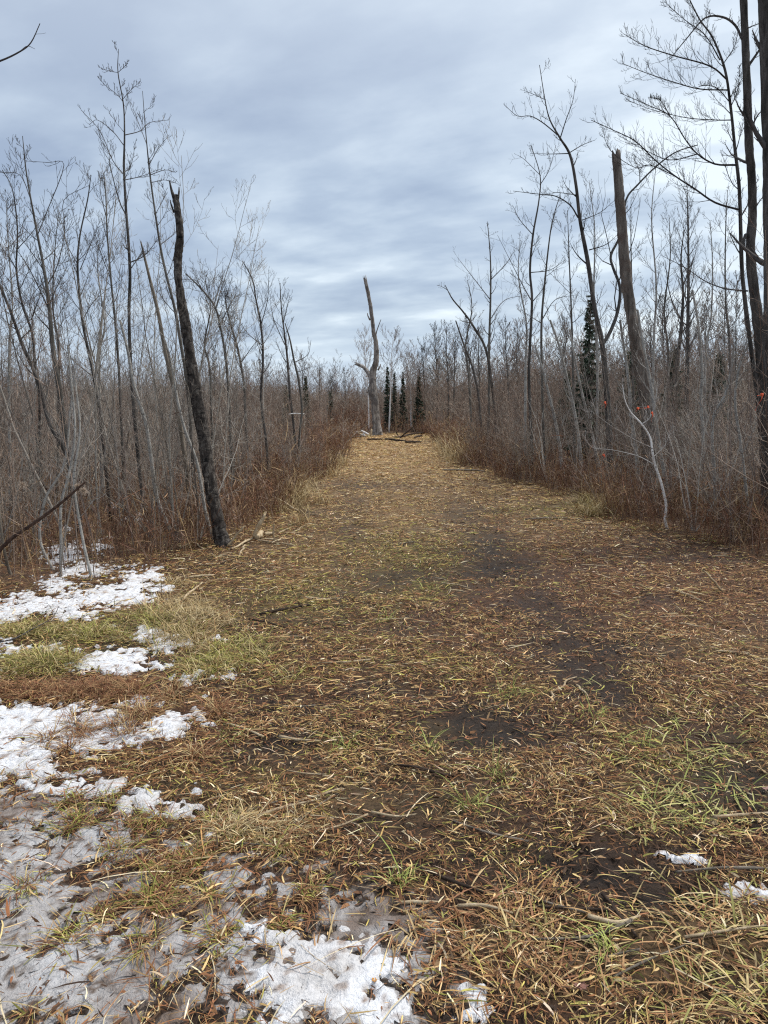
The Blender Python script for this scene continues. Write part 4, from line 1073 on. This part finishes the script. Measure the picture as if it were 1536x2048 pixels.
far_tree("birch_tree", "smaller pale birch behind the dark spruces", "birch", 38.5, (818, 712), 822, 4, M_palebark, (.36, .33, .31), 22, 1.3, 63)
fx = [(846, 690, 42), (872, 660, 40), (893, 652, 38), (912, 668, 44), (935, 640, 36), (958, 660, 40), (1010, 640, 34), (1035, 655, 38), (1130, 640, 30), (1325, 600, 26), (1415, 590, 24), (1450, 600, 28), (1475, 560, 24), (1300, 640, 30),
      (640, 735, 60), (662, 752, 66), (605, 720, 50), (690, 745, 62), (520, 700, 38), (430, 690, 34)]
LB = ["left", "second", "third", "fourth", "fifth", "sixth", "seventh", "eighth", "ninth", "tenth", "eleventh", "twelfth", "thirteenth", "fourteenth"]
nR = sorted([q for q in fx if q[0] > 768]); nL = sorted([q for q in fx if q[0] < 768])
for i, q in enumerate(nR):
    far_tree("bare_tree", f"grey leafless tree in the tree line right of the lane, {LB[i]} from the left" if i else "leftmost grey leafless tree in the tree line right of the lane", "tree", q[2], (q[0], q[1]), q[0] + random.uniform(-8, 8), 6, M_midbark, (.15, .135, .125), 26, q[2] * .03, 70 + i, 32)
for i, q in enumerate(nL):
    far_tree("bare_tree", f"small grey tree in the far tree line left of the lane, {LB[i]} from the left" if i else "leftmost small grey tree in the far tree line left of the lane", "tree", q[2], (q[0], q[1]), q[0] + random.uniform(-5, 5), 5, M_midbark, (.15, .135, .125), 20, q[2] * .022, 90 + i, 34)

# ------------------------------------------------------------------ spruces
def spruce(label, px, ptop, Y, wpx, seed, dens=1., col=(.07, .092, .06)):
    random.seed(seed); rs = np.random.default_rng(seed)
    top = P(px, ptop, Y); bx = top[0]; bz = float(hgt(bx, Y)) - .05; H = top[2] - bz
    root = empty("spruce_tree", (bx, Y, bz), label, "spruce")
    zz = np.linspace(0, H, 8)
    trunk_mesh("trunk", [np.array([bx, Y, bz + z]) for z in zz], [H * .018, H * .003], M_darkbark, root, np.array([bx, Y, bz]), k=7, seed=seed, fine=2)
    Rm = wpx / F * Y
    A = Acc()
    n = int(230 * dens)
    lim = []
    for i in range(n):
        s = i / n * .96 + random.uniform(0, .03)
        z = H * (1 - s ** .95) + random.uniform(-.03, .03) * H
        if z < H * .06: continue
        rr = Rm * (.06 + .94 * s) * random.uniform(.6, 1.12)
        az = i * 2.4 + random.uniform(-.4, .4)
        d = np.array([math.cos(az), math.sin(az), 0])
        p0 = np.array([bx, Y, bz + z]); m = 6
        t = np.linspace(0, 1, m)[:, None]
        up = .35 if s < .2 else -.1
        pts = p0 + d * rr * t + np.array([0, 0, 1.]) * rr * (up * t - .35 * t + .35 * t ** 2.2)
        lim.append((pts, np.linspace(.012, .004, m) * (Y / 25), 3, (.06, .05, .04)))
        # needle sprays
        k = int(34 * dens + 10)
        u = rs.uniform(.12, 1, k)
        q = np.stack([np.interp(u, t[:, 0], pts[:, c]) for c in range(3)], 1)
        sgn = rs.choice([-1, 1], k); sd = np.array([-d[1], d[0], 0])
        dd = d * .8 + sd * sgn[:, None] * rs.uniform(.4, 1.2, (k, 1)) + rs.normal(0, .4, (k, 3)); dd /= np.linalg.norm(dd, axis=1, keepdims=True)
        L = (rr * .26 * (1.25 - u) + .05) * rs.uniform(.7, 1.3, k)
        cc = np.array(col) * rs.uniform(.6, 1.6, (k, 1))
        dr = np.zeros((k, 3)); dr[:, 2] = -L * .3
        A.add(*ribbons(q, dd, L, L * .17 + .01 * Y / 20, dr, 2, cc, rs.normal(0, 1, (k, 3))))
    V, Q, c = tubes(lim); A.add(V, Q, c)
    A.build("crown", M_needle, parent=root, loc=(bx, Y, bz))
spruce("small dark spruce with open layered boughs behind the right brush", 1182, 592, 17., 52, 1, 1.0)
spruce("low dense spruce hidden in brush right of the layered spruce", 1262, 700, 19., 60, 2, 1.)
spruce("short dark spruce behind the brown snag", 1350, 690, 21., 50, 3, .9)
spruce("dark spruce between the two right edge trunks and the birch", 1440, 705, 22., 55, 4, .9)
spruce("wide dark spruce low at the left of the layered spruce", 1135, 742, 22., 40, 12, .9)
spruce("pointed dark spruce left of the lane in the far tree line", 611, 752, 40., 15, 5, .8)
spruce("shorter spruce half hidden by saplings left of the pointed one", 572, 770, 41., 16, 6, .8)
spruce("tall narrow spruce just right of the forked grey snag", 775, 733, 39., 13, 7, .9)
spruce("thin spruce second right of the forked grey snag", 789, 746, 40., 10, 8, .8)
spruce("middle spruce third right of the forked grey snag", 806, 744, 39.5, 13, 9, .8)
spruce("broad dark spruce farthest right of the far spruce row", 838, 752, 38., 18, 10, 1.)
spruce("faint short spruce at the left end of the far tree line", 660, 782, 42., 14, 11, .7)

# ------------------------------------------------------------------ sticks, logs, chips on the ground
def stick(name, label, cat, a, b, w, mat, col=None, lift=(.01, .02), za=None, zb=None, mid=None, group=None, seed=0, jag=True, k=7):
    """from ground pixel a to ground pixel b; za/zb raise an end above the ground (m)"""
    random.seed(seed + 900)
    A_ = G(*a)
    if zb: B_ = P(b[0], b[1], A_[1] + (seed % 5 - 2) * .05)
    else: B_ = G(*b)
    Ym = (A_[1] + B_[1]) / 2
    r = px2r(w, Ym * 1.05)
    A_ = A_ + [0, 0, r + .004]
    if not zb: B_ = B_ + [0, 0, r + .004]
    if za: A_ = P(a[0], a[1], B_[1])
    n = 5
    pts = []
    for i in range(n + 1):
        s = i / n; p = A_ * (1 - s) + B_ * s
        if 0 < i < n: p = p + np.array([random.gauss(0, 1), random.gauss(0, 1), abs(random.gauss(0, .5))]) * np.linalg.norm(B_ - A_) * .018
        if mid: p = p + np.array([mid, mid * .3, .0]) * math.sin(math.pi * s) * np.linalg.norm(B_ - A_)
        pts.append(p)
    o, p, rr = trunk_mesh(name, pts, [r * .9, r, r * .9, r * .55], mat, None, pts[0], k=k, bark=.09, jag=r * 1.6 if jag else 0, seed=seed, fine=3)
    return tag(o, label, cat, group)
M_pale = mat_bark("fresh_splinter_wood", (.30, .21, .12), (.52, .40, .25), (.68, .56, .38), 30, (1, 1, .2), .6)
M_straw = mat_bark("dry_stalk_wood", (.22, .16, .1), (.42, .32, .2), (.56, .46, .32), 30, (1, 1, 1), .5)
M_dkstick = mat_bark("wet_dark_stick", (.02, .014, .01), (.05, .034, .025), (.1, .07, .05), 30, (1, 1, 1), .8)
M_log = mat_bark("rotten_log_bark", (.03, .018, .014), (.075, .045, .034), (.14, .09, .065), 20, (1, 1, 1), 1.)
S = stick
S("wood_splinter", "brightest upright pale splinter beside the charred snag base", "splinter", (508, 1078), (529, 1030), 9, M_pale, zb=1, seed=1)
S("wood_splinter", "pale splinter leaning from the charred snag toward the lane", "splinter", (455, 1094), (488, 1054), 5, M_straw, zb=1, seed=2)
S("wood_splinter", "knotted bundle of pale splinter running left from the brightest splinter", "splinter", (508, 1076), (462, 1098), 5, M_pale, seed=3)
S("broken_stick", "grey stick pointing down from the splinter pile toward the viewer", "stick", (490, 1090), (476, 1118), 3.5, M_straw, seed=4)
S("broken_stick", "thin stick lying right of the splinter pile", "stick", (515, 1082), (590, 1092), 3.5, M_straw, seed=5)
S("broken_stick", "short upright stake of pale wood right of the splinter pile", "stick", (546, 1085), (548, 1048), 4, M_straw, zb=1, seed=6)
S("broken_stick", "thin pale stick left of the charred snag base", "stick", (360, 1098), (402, 1076), 3, M_straw, seed=7)
S("broken_stick", "forked pale stick lying against the left foot of the charred snag", "stick", (383, 1084), (410, 1100), 3.5, M_pale, seed=8)
S("broken_stick", "straight bright stick nearly level on the mulch below the charred snag", "stick", (371, 1156), (426, 1151), 5, M_pale, seed=9)
S("broken_stick", "bright slanting stick below the level bright stick", "stick", (367, 1201), (404, 1166), 5, M_pale, seed=10)
S("broken_stick", "long pale stick jutting from the brush into the lane", "stick", (596, 1021), (545, 992), 4.5, M_pale, zb=1, seed=11)
S("broken_stick", "short bleached stub hanging by the long pale lane stick", "stick", (564, 1024), (558, 1001), 4, M_pale, zb=1, seed=12)
S("broken_stick", "forked curved pale stalk in the right middle of the lane", "stick", (1100, 1409), (1152, 1352), 5, M_straw, mid=-.06, seed=13)
S("broken_stick", "short pale sliver right of the curved pale stalk", "stick", (1153, 1367), (1176, 1392), 5, M_straw, seed=14)
S("broken_stick", "long light stalk lying in the left foreground mulch", "stick", (594, 1611), (686, 1582), 6, M_straw, mid=.03, seed=15)
S("broken_stick", "thin grey twig slanting below the long light stalk", "stick", (575, 1664), (688, 1584), 4, M_oldstick, seed=16)
S("wood_chip", "flat tan wood chip in the lower middle of the mud", "wood chip", (797, 1819), (874, 1817), 8, M_straw, seed=17)
S("broken_stick", "dark wet stick lying in the mud at the lower right", "stick", (1205, 1795), (1272, 1880), 9, M_dkstick, seed=18)
S("broken_stick", "forked straw-coloured stick at the right among red mulch", "stick", (1352, 1186), (1408, 1203), 5, M_straw, seed=19)
S("broken_stick", "upright tan splinter tuft near the right edge", "stick", (1444, 1184), (1405, 1140), 5, M_straw, zb=1, seed=20)
S("broken_stick", "straight pale stalk at the right edge of the lane", "stick", (1430, 1304), (1500, 1309), 5, M_straw, seed=21)
S("broken_stick", "pair-leading pale stalk halfway up the right side", "stick", (1358, 1248), (1420, 1258), 4.5, M_straw, seed=22)
S("fallen_branch", "long thin grey branch lying far up the lane on its right side", "fallen branch", (885, 942), (967, 944), 3.2, M_oldstick, seed=23)
S("fallen_branch", "grey weathered branch lying left of the tan grass clump", "fallen branch", (1048, 1042), (1138, 1038), 3.6, M_oldstick, seed=24)
S("broken_stick", "short pale stick standing near the white birch foot", "stick", (1244, 1075), (1250, 1054), 4, M_pale, zb=1, seed=25)
S("broken_stick", "pale forked straw left of the white birch foot", "stick", (1165, 1080), (1176, 1055), 3.5, M_straw, zb=1, seed=26)
S("fallen_branch", "dark short branch lying in the grass at left middle", "fallen branch", (520, 1232), (622, 1212), 6, M_dkstick, seed=27)
S("fallen_log", "dark leaning dead log with fluffy tip at the left edge of the brush", "fallen log", (-60, 1165), (168, 966), 7, M_log, zb=1, seed=28, k=10)
S("fallen_branch", "dark slanting dead branch above the leaning log", "fallen branch", (130, 1030), (60, 935), 5, M_log, zb=1, seed=30)
S("pale_branch", "horizontal whitish snapped branch caught in saplings left of the lane", "branch", (606, 880), (607, 880), 1, M_palebark, seed=29) if False else None
# snapped whitish branch caught at mid height
pp = [P(576, 829, 14.), P(590, 827, 14.02), P(607, 828, 14.)]
o, _, _ = trunk_mesh("snapped_branch", pp, [.009, .011, .008], M_palebark, None, pp[0], k=7, jag=.02, seed=77, fine=3)
tag(o, "whitish snapped branch caught level in the saplings left of the lane", "branch")
# twig reaching over the snow at left
def twig_over_snow():
    out = []
    g = GP(nc=(5, 3, 2), ang=(45, 45, 45), ratio=(.3, .4, .5), up=.02, wander=.1, minr=.0015); random.seed(4)
    pts = smooth_path([G(-30, 1292) + [0, 0, .02], P(20, 1280, G(20, 1292)[1]), P(65, 1258, G(60, 1275)[1]), P(104, 1236, G(100, 1256)[1]), P(118, 1212, G(110, 1250)[1])], 4)
    rad = np.linspace(.006, .002, len(pts)); col = (.05, .045, .045)
    out.append((pts, rad, 6, col, 0)); children(out, pts, rad, .8, 0, 2, g, col)
    V, Q, c = tubes([t[:4] for t in out])
    tag(mesh_from("fallen_twig", V, Q, M_twig, c, loc=pts[0]), "dark thin twig lying over the snow at the left edge", "twig")
twig_over_snow()
# debris at foot of the centre snag
DEB = [((678, 879), (728, 874), 4, M_oldstick, "long pale log lying flat left of the forked snag foot"), ((700, 874), (722, 869), 5, M_oldstick, "short upper log left of the forked snag foot"),
       ((790, 877), (860, 866), 3, M_dkstick, "dark thin limb lying right of the forked snag foot"), ((830, 878), (845, 872), 3, M_dkstick, "short dark piece beside the dark thin limb"),
       ((770, 880), (812, 884), 4, M_dkstick, "dark rotten piece in front of the forked snag"), ((812, 887), (842, 885), 4.5, M_dkstick, "blackish log chunk right front of the forked snag"),
       ((735, 881), (765, 880), 3.5, M_dkstick, "dark bark slab touching the forked snag foot")]
for i, (a, b, w, m, lab) in enumerate(DEB):
    S("fallen_log" if w > 3.5 else "fallen_branch", lab, "log" if w > 3.5 else "fallen branch", a, b, w, m, seed=40 + i)
S("fallen_branch", "slanting dead limb rising right from the forked snag foot", "fallen branch", (800, 878), (824, 856), 3, M_dkstick, zb=1, seed=50)
S("fallen_branch", "thin dead limb slanting up behind the dark thin limb", "fallen branch", (795, 872), (792, 862), 2.4, M_dkstick, zb=1, seed=51)
random.seed(3)
for i in range(9):   # pale split chunks heaped by the snag
    c = G(722 + random.gauss(3, 9), 873 + random.uniform(-2, 3)); c[2] += .05 + (i % 3) * .07
    d = unit([random.gauss(0, 1), random.gauss(0, .6), random.gauss(0, .4)]) * random.uniform(.12, .2)
    o, _, _ = trunk_mesh("split_log", [c - d, c, c + d], [.04, .05, .035], M_straw if i % 2 else M_palebark, None, c, k=8, jag=.05, seed=60 + i, fine=3)
    tag(o, "pale split log chunk in the heap left of the forked snag foot", "log", "pale log chunks heaped by the forked snag")
# fresh wood block by the charred snag
for i, (a, b, w, lab) in enumerate([((514, 1080), (524, 1070), 12, "chunky yellow wood block at the charred snag pile"), ((530, 1072), (546, 1070), 8, "small yellow wood piece right of the yellow block"), ((533, 1080), (552, 1082), 5, "thin yellow slat under the small yellow wood piece")]):
    S("wood_block", lab, "wood piece", a, b, w, M_pale, seed=81 + i, k=6)

random.seed(31)
for i in range(16):
    a = (random.uniform(385, 590), random.uniform(1066, 1112)); L_ = random.uniform(14, 46); t_ = random.gauss(0, .5)
    S("wood_splinter", "small pale splinter scattered at the foot of the charred snag", "splinter", a, (a[0] + L_ * math.cos(t_), a[1] + L_ * .5 * math.sin(t_)), random.uniform(2, 3.6), random.choice((M_pale, M_straw, M_straw)), seed=120 + i, group="small splinters at the charred snag")
# generic sticks scattered: things, each similar
random.seed(77)
n = 0
while n < 46:
    px = random.uniform(420, 1500); py = random.uniform(985, 2000) if n % 3 else random.uniform(960, 1250)
    c = G(px, py)
    if in_any(c[0], c[1]) or snow_amt(np.array([c[0]]), np.array([c[1]]))[0][0] > 0: continue
    L = random.uniform(.12, .38); az = random.uniform(-.7, .7) + random.choice((0, math.pi)); d = np.array([math.cos(az), math.sin(az) * 1., 0]) * L / 2
    r = random.uniform(.0035, .008)
    pts = [c - d, c + [random.gauss(0, .01), random.gauss(0, .01), .005], c + d]
    for q in pts: q[2] = float(hgt(q[0], q[1])) + r + .012
    m = random.choice((M_straw, M_straw, M_pale, M_oldstick, M_dkstick))
    word = {M_straw.name: "tan", M_pale.name: "pale fresh", M_oldstick.name: "grey", M_dkstick.name: "dark"}[m.name]
    where = ("in the lower foreground mulch" if py > 1500 else "in the middle stretch of the lane" if py > 1150 else "far up the lane") + (" on the left" if px < 768 else " on the right")
    o, _, _ = trunk_mesh("broken_stick", pts, [r, r * .9, r * .5], m, None, pts[0], k=6, jag=r * 2, seed=n, fine=4)
    tag(o, f"short {word} stick lying {where}", "stick", f"short {word} sticks {where}")
    n += 1

# stones and single leaves
def stone(label, px, py, w, col, seed):
    c = G(px, py); r = px2r(w, c[1] * 1.12)
    rs = np.random.default_rng(seed)
    me = bpy.data.meshes.new("stone"); import bmesh
    bm = bmesh.new(); bmesh.ops.create_icosphere(bm, subdivisions=4, radius=r)
    for v in bm.verts:
        p = v.co
        k = 1 + .22 * (float(fbm(p.x / r * 1.3 + seed, p.y / r * 1.3 + p.z / r, seed, 3)) - .5)
        v.co = p * k; v.co.z *= .62; v.co.x *= 1.15
    for f in bm.faces: f.smooth = True
    bm.to_mesh(me); bm.free()
    m, nt, b = new_mat("stone_surface"); nz = nd(nt, "ShaderNodeTexNoise", Scale=60., Detail=6.)
    rp = ramp(nt, [(.3, tuple(x * .6 for x in col)), (.7, col)]); nt.links.new(nz.outputs[0], rp.inputs[0]); nt.links.new(rp.outputs[0], b.inputs['Base Color']); b.inputs['Roughness'].default_value = .85
    me.materials.append(m)
    o = bpy.data.objects.new("stone", me); C.objects.link(o); o.location = (c[0], c[1], c[2] + r * .35); tag(o, label, "stone")
stone("smooth white stone sitting in the slush at lower left", 420, 1678, 22, (.82, .83, .85), 1)
stone("round brown pebble right of the slush at lower left", 632, 1745, 19, (.3, .22, .17), 2)
stone("dark clod-like stone in the snow patch at bottom right", 980, 1975, 14, (.06, .04, .035), 3)

def leaf(label, px, py, w, col, seed):
    random.seed(seed)
    c = G(px, py); r = px2r(w, c[1] * 1.12)
    az = random.uniform(0, 6.28); n = 9
    out = [(0, -1), (.25, -.55), (.75, -.5), (.5, -.1), (.95, .3), (.4, .3), (.3, .75), (0, 1.05), (-.3, .75), (-.4, .3), (-.95, .3), (-.5, -.1), (-.75, -.5), (-.25, -.55)]
    V = [(0, 0, 0)]
    for x, y in out:
        V.append((x * r, y * r, .35 * r * (x * x + y * y) * random.uniform(.3, 1.2)))
    V = np.array(V); ca, sa = math.cos(az), math.sin(az)
    V = V @ np.array([[ca, sa, 0], [-sa, ca, 0], [0, 0, 1]])
    V = V + np.array([c[0], c[1], c[2] + .015]); k = len(out)
    T = V + [0, 0, .0012]
    V2 = np.vstack([V, T]); m = k + 1
    Fa = np.array([[0, 1 + i, 1 + (i + 1) % k] for i in range(k)])
    Fb = Fa[:, ::-1] + m
    Fc = np.array([[1 + i, 1 + (i + 1) % k, m + 1 + (i + 1) % k, m + 1 + i] for i in range(k)])
    cc = np.array(col) * np.random.default_rng(seed).uniform(.8, 1.1, (len(V2), 1))
    o = mesh_from("fallen_leaf", V2, [Fa, Fb, Fc], M_blade, cc, smooth=False, loc=c)
    tag(o, label, "leaf")
leaf("bright orange leaf on the snow patch at bottom centre", 749, 1975, 13, (.55, .26, .06), 1)
leaf("pale yellow leaf lying in mid foreground mulch", 857, 1498, 11, (.6, .55, .22), 2)
leaf("large curled reddish leaf near the bottom right of centre", 1162, 1997, 30, (.24, .12, .09), 3)
leaf("purplish brown leaf in the middle of the muddy track", 1137, 1500, 16, (.2, .12, .11), 4)
leaf("purplish leaf just right of the middle track leaf", 1218, 1508, 11, (.24, .16, .15), 5)
leaf("pinkish brown leaf at the right edge", 1530, 1582, 18, (.34, .2, .17), 6)
leaf("brown leaf on the slush at lower left", 200, 1662, 12, (.12, .08, .06), 7)
leaf("tan oak leaf lying right of centre at the bottom", 1200, 1850, 22, (.42, .26, .13), 8)
leaf("grey leaf right of the brown pebble", 1180, 1580, 13, (.3, .27, .26), 9)
leaf("rust leaf on left verge grass", 560, 1303, 14, (.45, .26, .12), 10)

# seed heads on tall dry weeds at left
def weed(label, px, py, Y, puffs, seed):
    random.seed(seed); rs = np.random.default_rng(seed)
    top = P(px, py, Y); b = np.array([top[0] + random.uniform(-.1, .1), Y, float(hgt(top[0], Y))])
    root = empty("seeded_weed", tuple(b), label, "weed")
    mid = (b + top) / 2 + [random.uniform(-.03, .03), 0, 0]
    p = smooth_path([b, mid, top], 4)
    V, Q, c = tubes([(p, np.linspace(.005, .003, len(p)), 6, (.16, .11, .08))])
    mesh_from("stem", V, Q, M_twig, c, parent=root, loc=b)
    for (dx, dy, w) in puffs:
        cpt = P(px + dx, py + dy, Y + random.uniform(-.03, .03)); r = px2r(w, Y); k = 420
        d = rs.normal(0, 1, (k, 3)); d /= np.linalg.norm(d, axis=1, keepdims=True)
        A = Acc(); A.add(*ribbons(cpt + d * r * .15, d, r * rs.uniform(.6, 1.15, k), np.full(k, .0028), rs.normal(0, .2, (k, 3)) * r, 2, np.array([.52, .42, .33]) * rs.uniform(.7, 1.2, (k, 1)), rs.normal(0, 1, (k, 3))))
        V, Q, c = tubes([(np.array([p[-1], cpt]), np.array([.003, .002]), 4, (.16, .11, .08))]); A.add(V, Q, c)
        A.build("seed_head", M_blade, parent=root, loc=b)
weed("dry weed with one fluffy beige seed head at far left", 44, 970, 6.9, [(0, 0, 15)], 1)
weed("dry weed with twin fluffy seed heads at the log tip", 158, 985, 6.5, [(-3, -12, 13), (9, -3, 15)], 2)
weed("weed with a small pale seed head right of the charred snag", 491, 962, 9.4, [(0, 0, 8)], 3)
weed("weed with faint fluffy seed head among the left front stems", 138, 968, 7.4, [(0, 0, 9)], 4)

# ------------------------------------------------------------------ flagging tape
m, nt, b = new_mat("orange_tape"); b.inputs['Base Color'].default_value = (.85, .12, .03, 1); b.inputs['Roughness'].default_value = .4
M_tape = m
def tape(label, px, py, Y, tails, ring=9):
    c = P(px, py, Y); r = px2r(ring, Y)
    root = empty("flagging_tape", tuple(c), label, "flagging tape")
    k = 16; V = []; Fq = []
    for i in range(k):
        a = i * 2 * math.pi / k
        for z, rr in ((-.012, r), (.012, r), (.012, r * .9), (-.012, r * .9)):
            V.append(c + [math.cos(a) * rr, math.sin(a) * rr, z + .004 * math.sin(a * 2)])
    for i in range(k):
        j = (i + 1) % k
        for q in range(4): Fq.append([i * 4 + q, j * 4 + q, j * 4 + (q + 1) % 4, i * 4 + (q + 1) % 4])
    mesh_from("loop", np.array(V), np.array(Fq), M_tape, parent=root, loc=c)
    for (dx, dy, w) in tails:
        e = P(px + dx, py + dy, Y - r - .03); s0 = P(px, py, Y - r - .002)
        n = 8; V = []; Fq = []
        for i in range(n + 1):
            s = i / n; p = s0 * (1 - s) + e * s + np.array([math.sin(s * 5) * .008, -.012 * math.sin(s * 7), 0])
            wv = np.array([math.cos(s * 1.5), math.sin(s * 1.5), .25]); wv = wv / np.linalg.norm(wv) * px2r(w * .55, Y) * (.5 + .6 * s)
            th = np.array([0, .0008, 0])
            V += [p - wv - th, p + wv - th, p + wv + th, p - wv + th]
        for i in range(n):
            for q in range(4): Fq.append([i * 4 + q, i * 4 + (q + 1) % 4, i * 4 + 4 + (q + 1) % 4, i * 4 + 4 + q])
        Fq += [[0, 1, 2, 3], [n * 4, n * 4 + 1, n * 4 + 2, n * 4 + 3]]
        mesh_from("tail", np.array(V), np.array(Fq), M_tape, parent=root, loc=c)
tape("orange-red tape with long hanging tail on the stem at the right edge", 1524, 789, 7.9, [(-12, 33, 6), (-9, 3, 5)], 6)
tape("red tape tied left end above the white birch fork", 1276, 817, 8.7, [(-3, 6, 6), (18, -2, 3)], 5)
tape("red tape right of the one above the white birch fork", 1296, 814, 8.8, [(-6, 4, 4), (3, 5, 4)], 4)
tape("short hanging red tape on the right fork of the white birch", 1304, 826, 8.7, [(0, 17, 6)], 4)
tape("small dim red tape deeper in the brush left of the birch", 1210, 805, 10.5, [(2, 12, 5), (-6, 8, 3)], 4)
tape("low faint red tape near the ground left of the birch", 1207, 910, 10.2, [(1, 10, 5), (5, 4, 4)], 4)

# ------------------------------------------------------------------ sky, sun, camera
SUN_EL, SUN_AZ = R(58), R(60)     # behind the bright cloud on the right
w = bpy.data.worlds.new("World"); bpy.context.scene.world = w; w.use_nodes = True
nt = w.node_tree; bg = nt.nodes["Background"]
sky = nd(nt, "ShaderNodeTexSky"); sky.sky_type = 'NISHITA'; sky.sun_disc = False; sky.sun_elevation = SUN_EL; sky.sun_rotation = SUN_AZ
tc = nd(nt, "ShaderNodeTexCoord"); sep = nd(nt, "ShaderNodeSeparateXYZ"); nt.links.new(tc.outputs['Generated'], sep.inputs[0])
def M_(op, a, b=None, **k):
    n = nd(nt, "ShaderNodeMath", operation=op)
    for i, v in enumerate((a, b)):
        if v is None: continue
        if isinstance(v, (int, float)): n.inputs[i].default_value = v
        else: nt.links.new(v, n.inputs[i])
    return n.outputs[0]
zc = M_('ADD', M_('MAXIMUM', sep.outputs[2], 0.0), .16)
cb = nd(nt, "ShaderNodeCombineXYZ")
nt.links.new(M_('DIVIDE', sep.outputs[0], zc), cb.inputs[0]); nt.links.new(M_('DIVIDE', sep.outputs[1], zc), cb.inputs[1])
def cloud(scale, rot, st, det, dist, off):
    m0 = nd(nt, "ShaderNodeMapping"); m0.inputs['Rotation'].default_value = (0, 0, R(rot)); nt.links.new(cb.outputs[0], m0.inputs[0])
    mp = nd(nt, "ShaderNodeMapping"); mp.inputs['Scale'].default_value = st; mp.inputs['Location'].default_value = off
    nt.links.new(m0.outputs[0], mp.inputs[0])
    n = nd(nt, "ShaderNodeTexNoise", Scale=scale, Detail=det, Roughness=.52, Distortion=dist); nt.links.new(mp.outputs[0], n.inputs['Vector'])
    return n.outputs[0]
n1 = cloud(1.25, 30, (.75, 1.05, 1), 7., .1, (1.3, .4, 0))
n2 = cloud(3.2, 24, (.75, 1.1, 1), 6., .1, (4.1, 2.2, 0))
n3 = cloud(.6, 20, (1, 1, 1), 4., .1, (7.7, 3.1, 0))
mixn = M_('ADD', M_('ADD', M_('MULTIPLY', n1, .58), M_('MULTIPLY', n2, .34)), M_('MULTIPLY', n3, .08))
# brighter toward the hidden sun on the right, darker low on the left
mixn = M_('ADD', mixn, M_('MULTIPLY', sep.outputs[0], .15))
K = 10.
def kc(r, g_, b_): return (r * K / 10, g_ * K / 10, b_ * K / 10)
rp = ramp(nt, [(.38, (.165, .205, .272)), (.47, (.222, .267, .328)), (.55, (.295, .342, .392)), (.63, (.425, .47, .50))])
nt.links.new(mixn, rp.inputs[0])
# low clearer pale band near the horizon
hz = nd(nt, "ShaderNodeMapRange"); hz.inputs[1].default_value = .0; hz.inputs[2].default_value = .13; hz.inputs[3].default_value = .55; hz.inputs[4].default_value = 0.; hz.interpolation_type = 'SMOOTHSTEP'
nt.links.new(sep.outputs[2], hz.inputs[0])
mx = nd(nt, "ShaderNodeMix", data_type='RGBA'); nt.links.new(hz.outputs[0], mx.inputs[0]); nt.links.new(rp.outputs[0], mx.inputs[6]); mx.inputs[7].default_value = (.33, .40, .48, 1)
# upper veil, greyer
uz = nd(nt, "ShaderNodeMapRange"); uz.inputs[1].default_value = .22; uz.inputs[2].default_value = .55; uz.inputs[3].default_value = 0.; uz.inputs[4].default_value = .6; uz.interpolation_type = 'SMOOTHSTEP'
nt.links.new(sep.outputs[2], uz.inputs[0])
mx2 = nd(nt, "ShaderNodeMix", data_type='RGBA'); nt.links.new(uz.outputs[0], mx2.inputs[0]); nt.links.new(mx.outputs[2], mx2.inputs[6]); mx2.inputs[7].default_value = (.315, .35, .398, 1)
sc = nd(nt, "ShaderNodeVectorMath", operation='SCALE'); nt.links.new(mx2.outputs[2], sc.inputs[0]); sc.inputs['Scale'].default_value = 1 / .12
mx3 = nd(nt, "ShaderNodeMix", data_type='RGBA'); mx3.inputs[0].default_value = .93
nt.links.new(sky.outputs[0], mx3.inputs[6]); nt.links.new(sc.outputs[0], mx3.inputs[7])
nt.links.new(mx3.outputs[2], bg.inputs[0]); bg.inputs[1].default_value = .12

sd = bpy.data.lights.new("sun", 'SUN'); sd.energy = 1.5; sd.angle = R(10); sd.color = (1, .96, .9)
so = bpy.data.objects.new("sun", sd); C.objects.link(so)
dirv = np.array([math.sin(SUN_AZ) * math.cos(SUN_EL), math.cos(SUN_AZ) * math.cos(SUN_EL), math.sin(SUN_EL)])
from mathutils import Vector
so.rotation_euler = Vector(dirv).to_track_quat('Z', 'Y').to_euler()
so.location = (20, 10, 30)

cd = bpy.data.cameras.new("camera"); cam = bpy.data.objects.new("camera", cd); C.objects.link(cam)
cam.location = (0, 0, EYE); cam.rotation_euler = (math.pi / 2 - PITCH, 0, 0)
cd.sensor_fit = 'VERTICAL'; cd.sensor_height = 36; cd.lens = F / 2048 * 36; cd.clip_end = 3000; cd.clip_start = .05
sc_ = bpy.context.scene; sc_.camera = cam
sc_.view_settings.view_transform = 'Standard'; sc_.view_settings.look = 'None'
sc_.view_settings.exposure = 1.1; sc_.view_settings.gamma = 1
sc_.cycles.use_denoising = False
sc_.cycles.sample_clamp_direct = 3.0
sc_.cycles.sample_clamp_indirect = 1.5
sc_.cycles.filter_width = 1.2
sc_.cycles.sampling_pattern = 'BLUE_NOISE' if False else sc_.cycles.sampling_pattern
print("objects", len(bpy.data.objects), "polys", sum(len(m.polygons) for m in bpy.data.meshes))
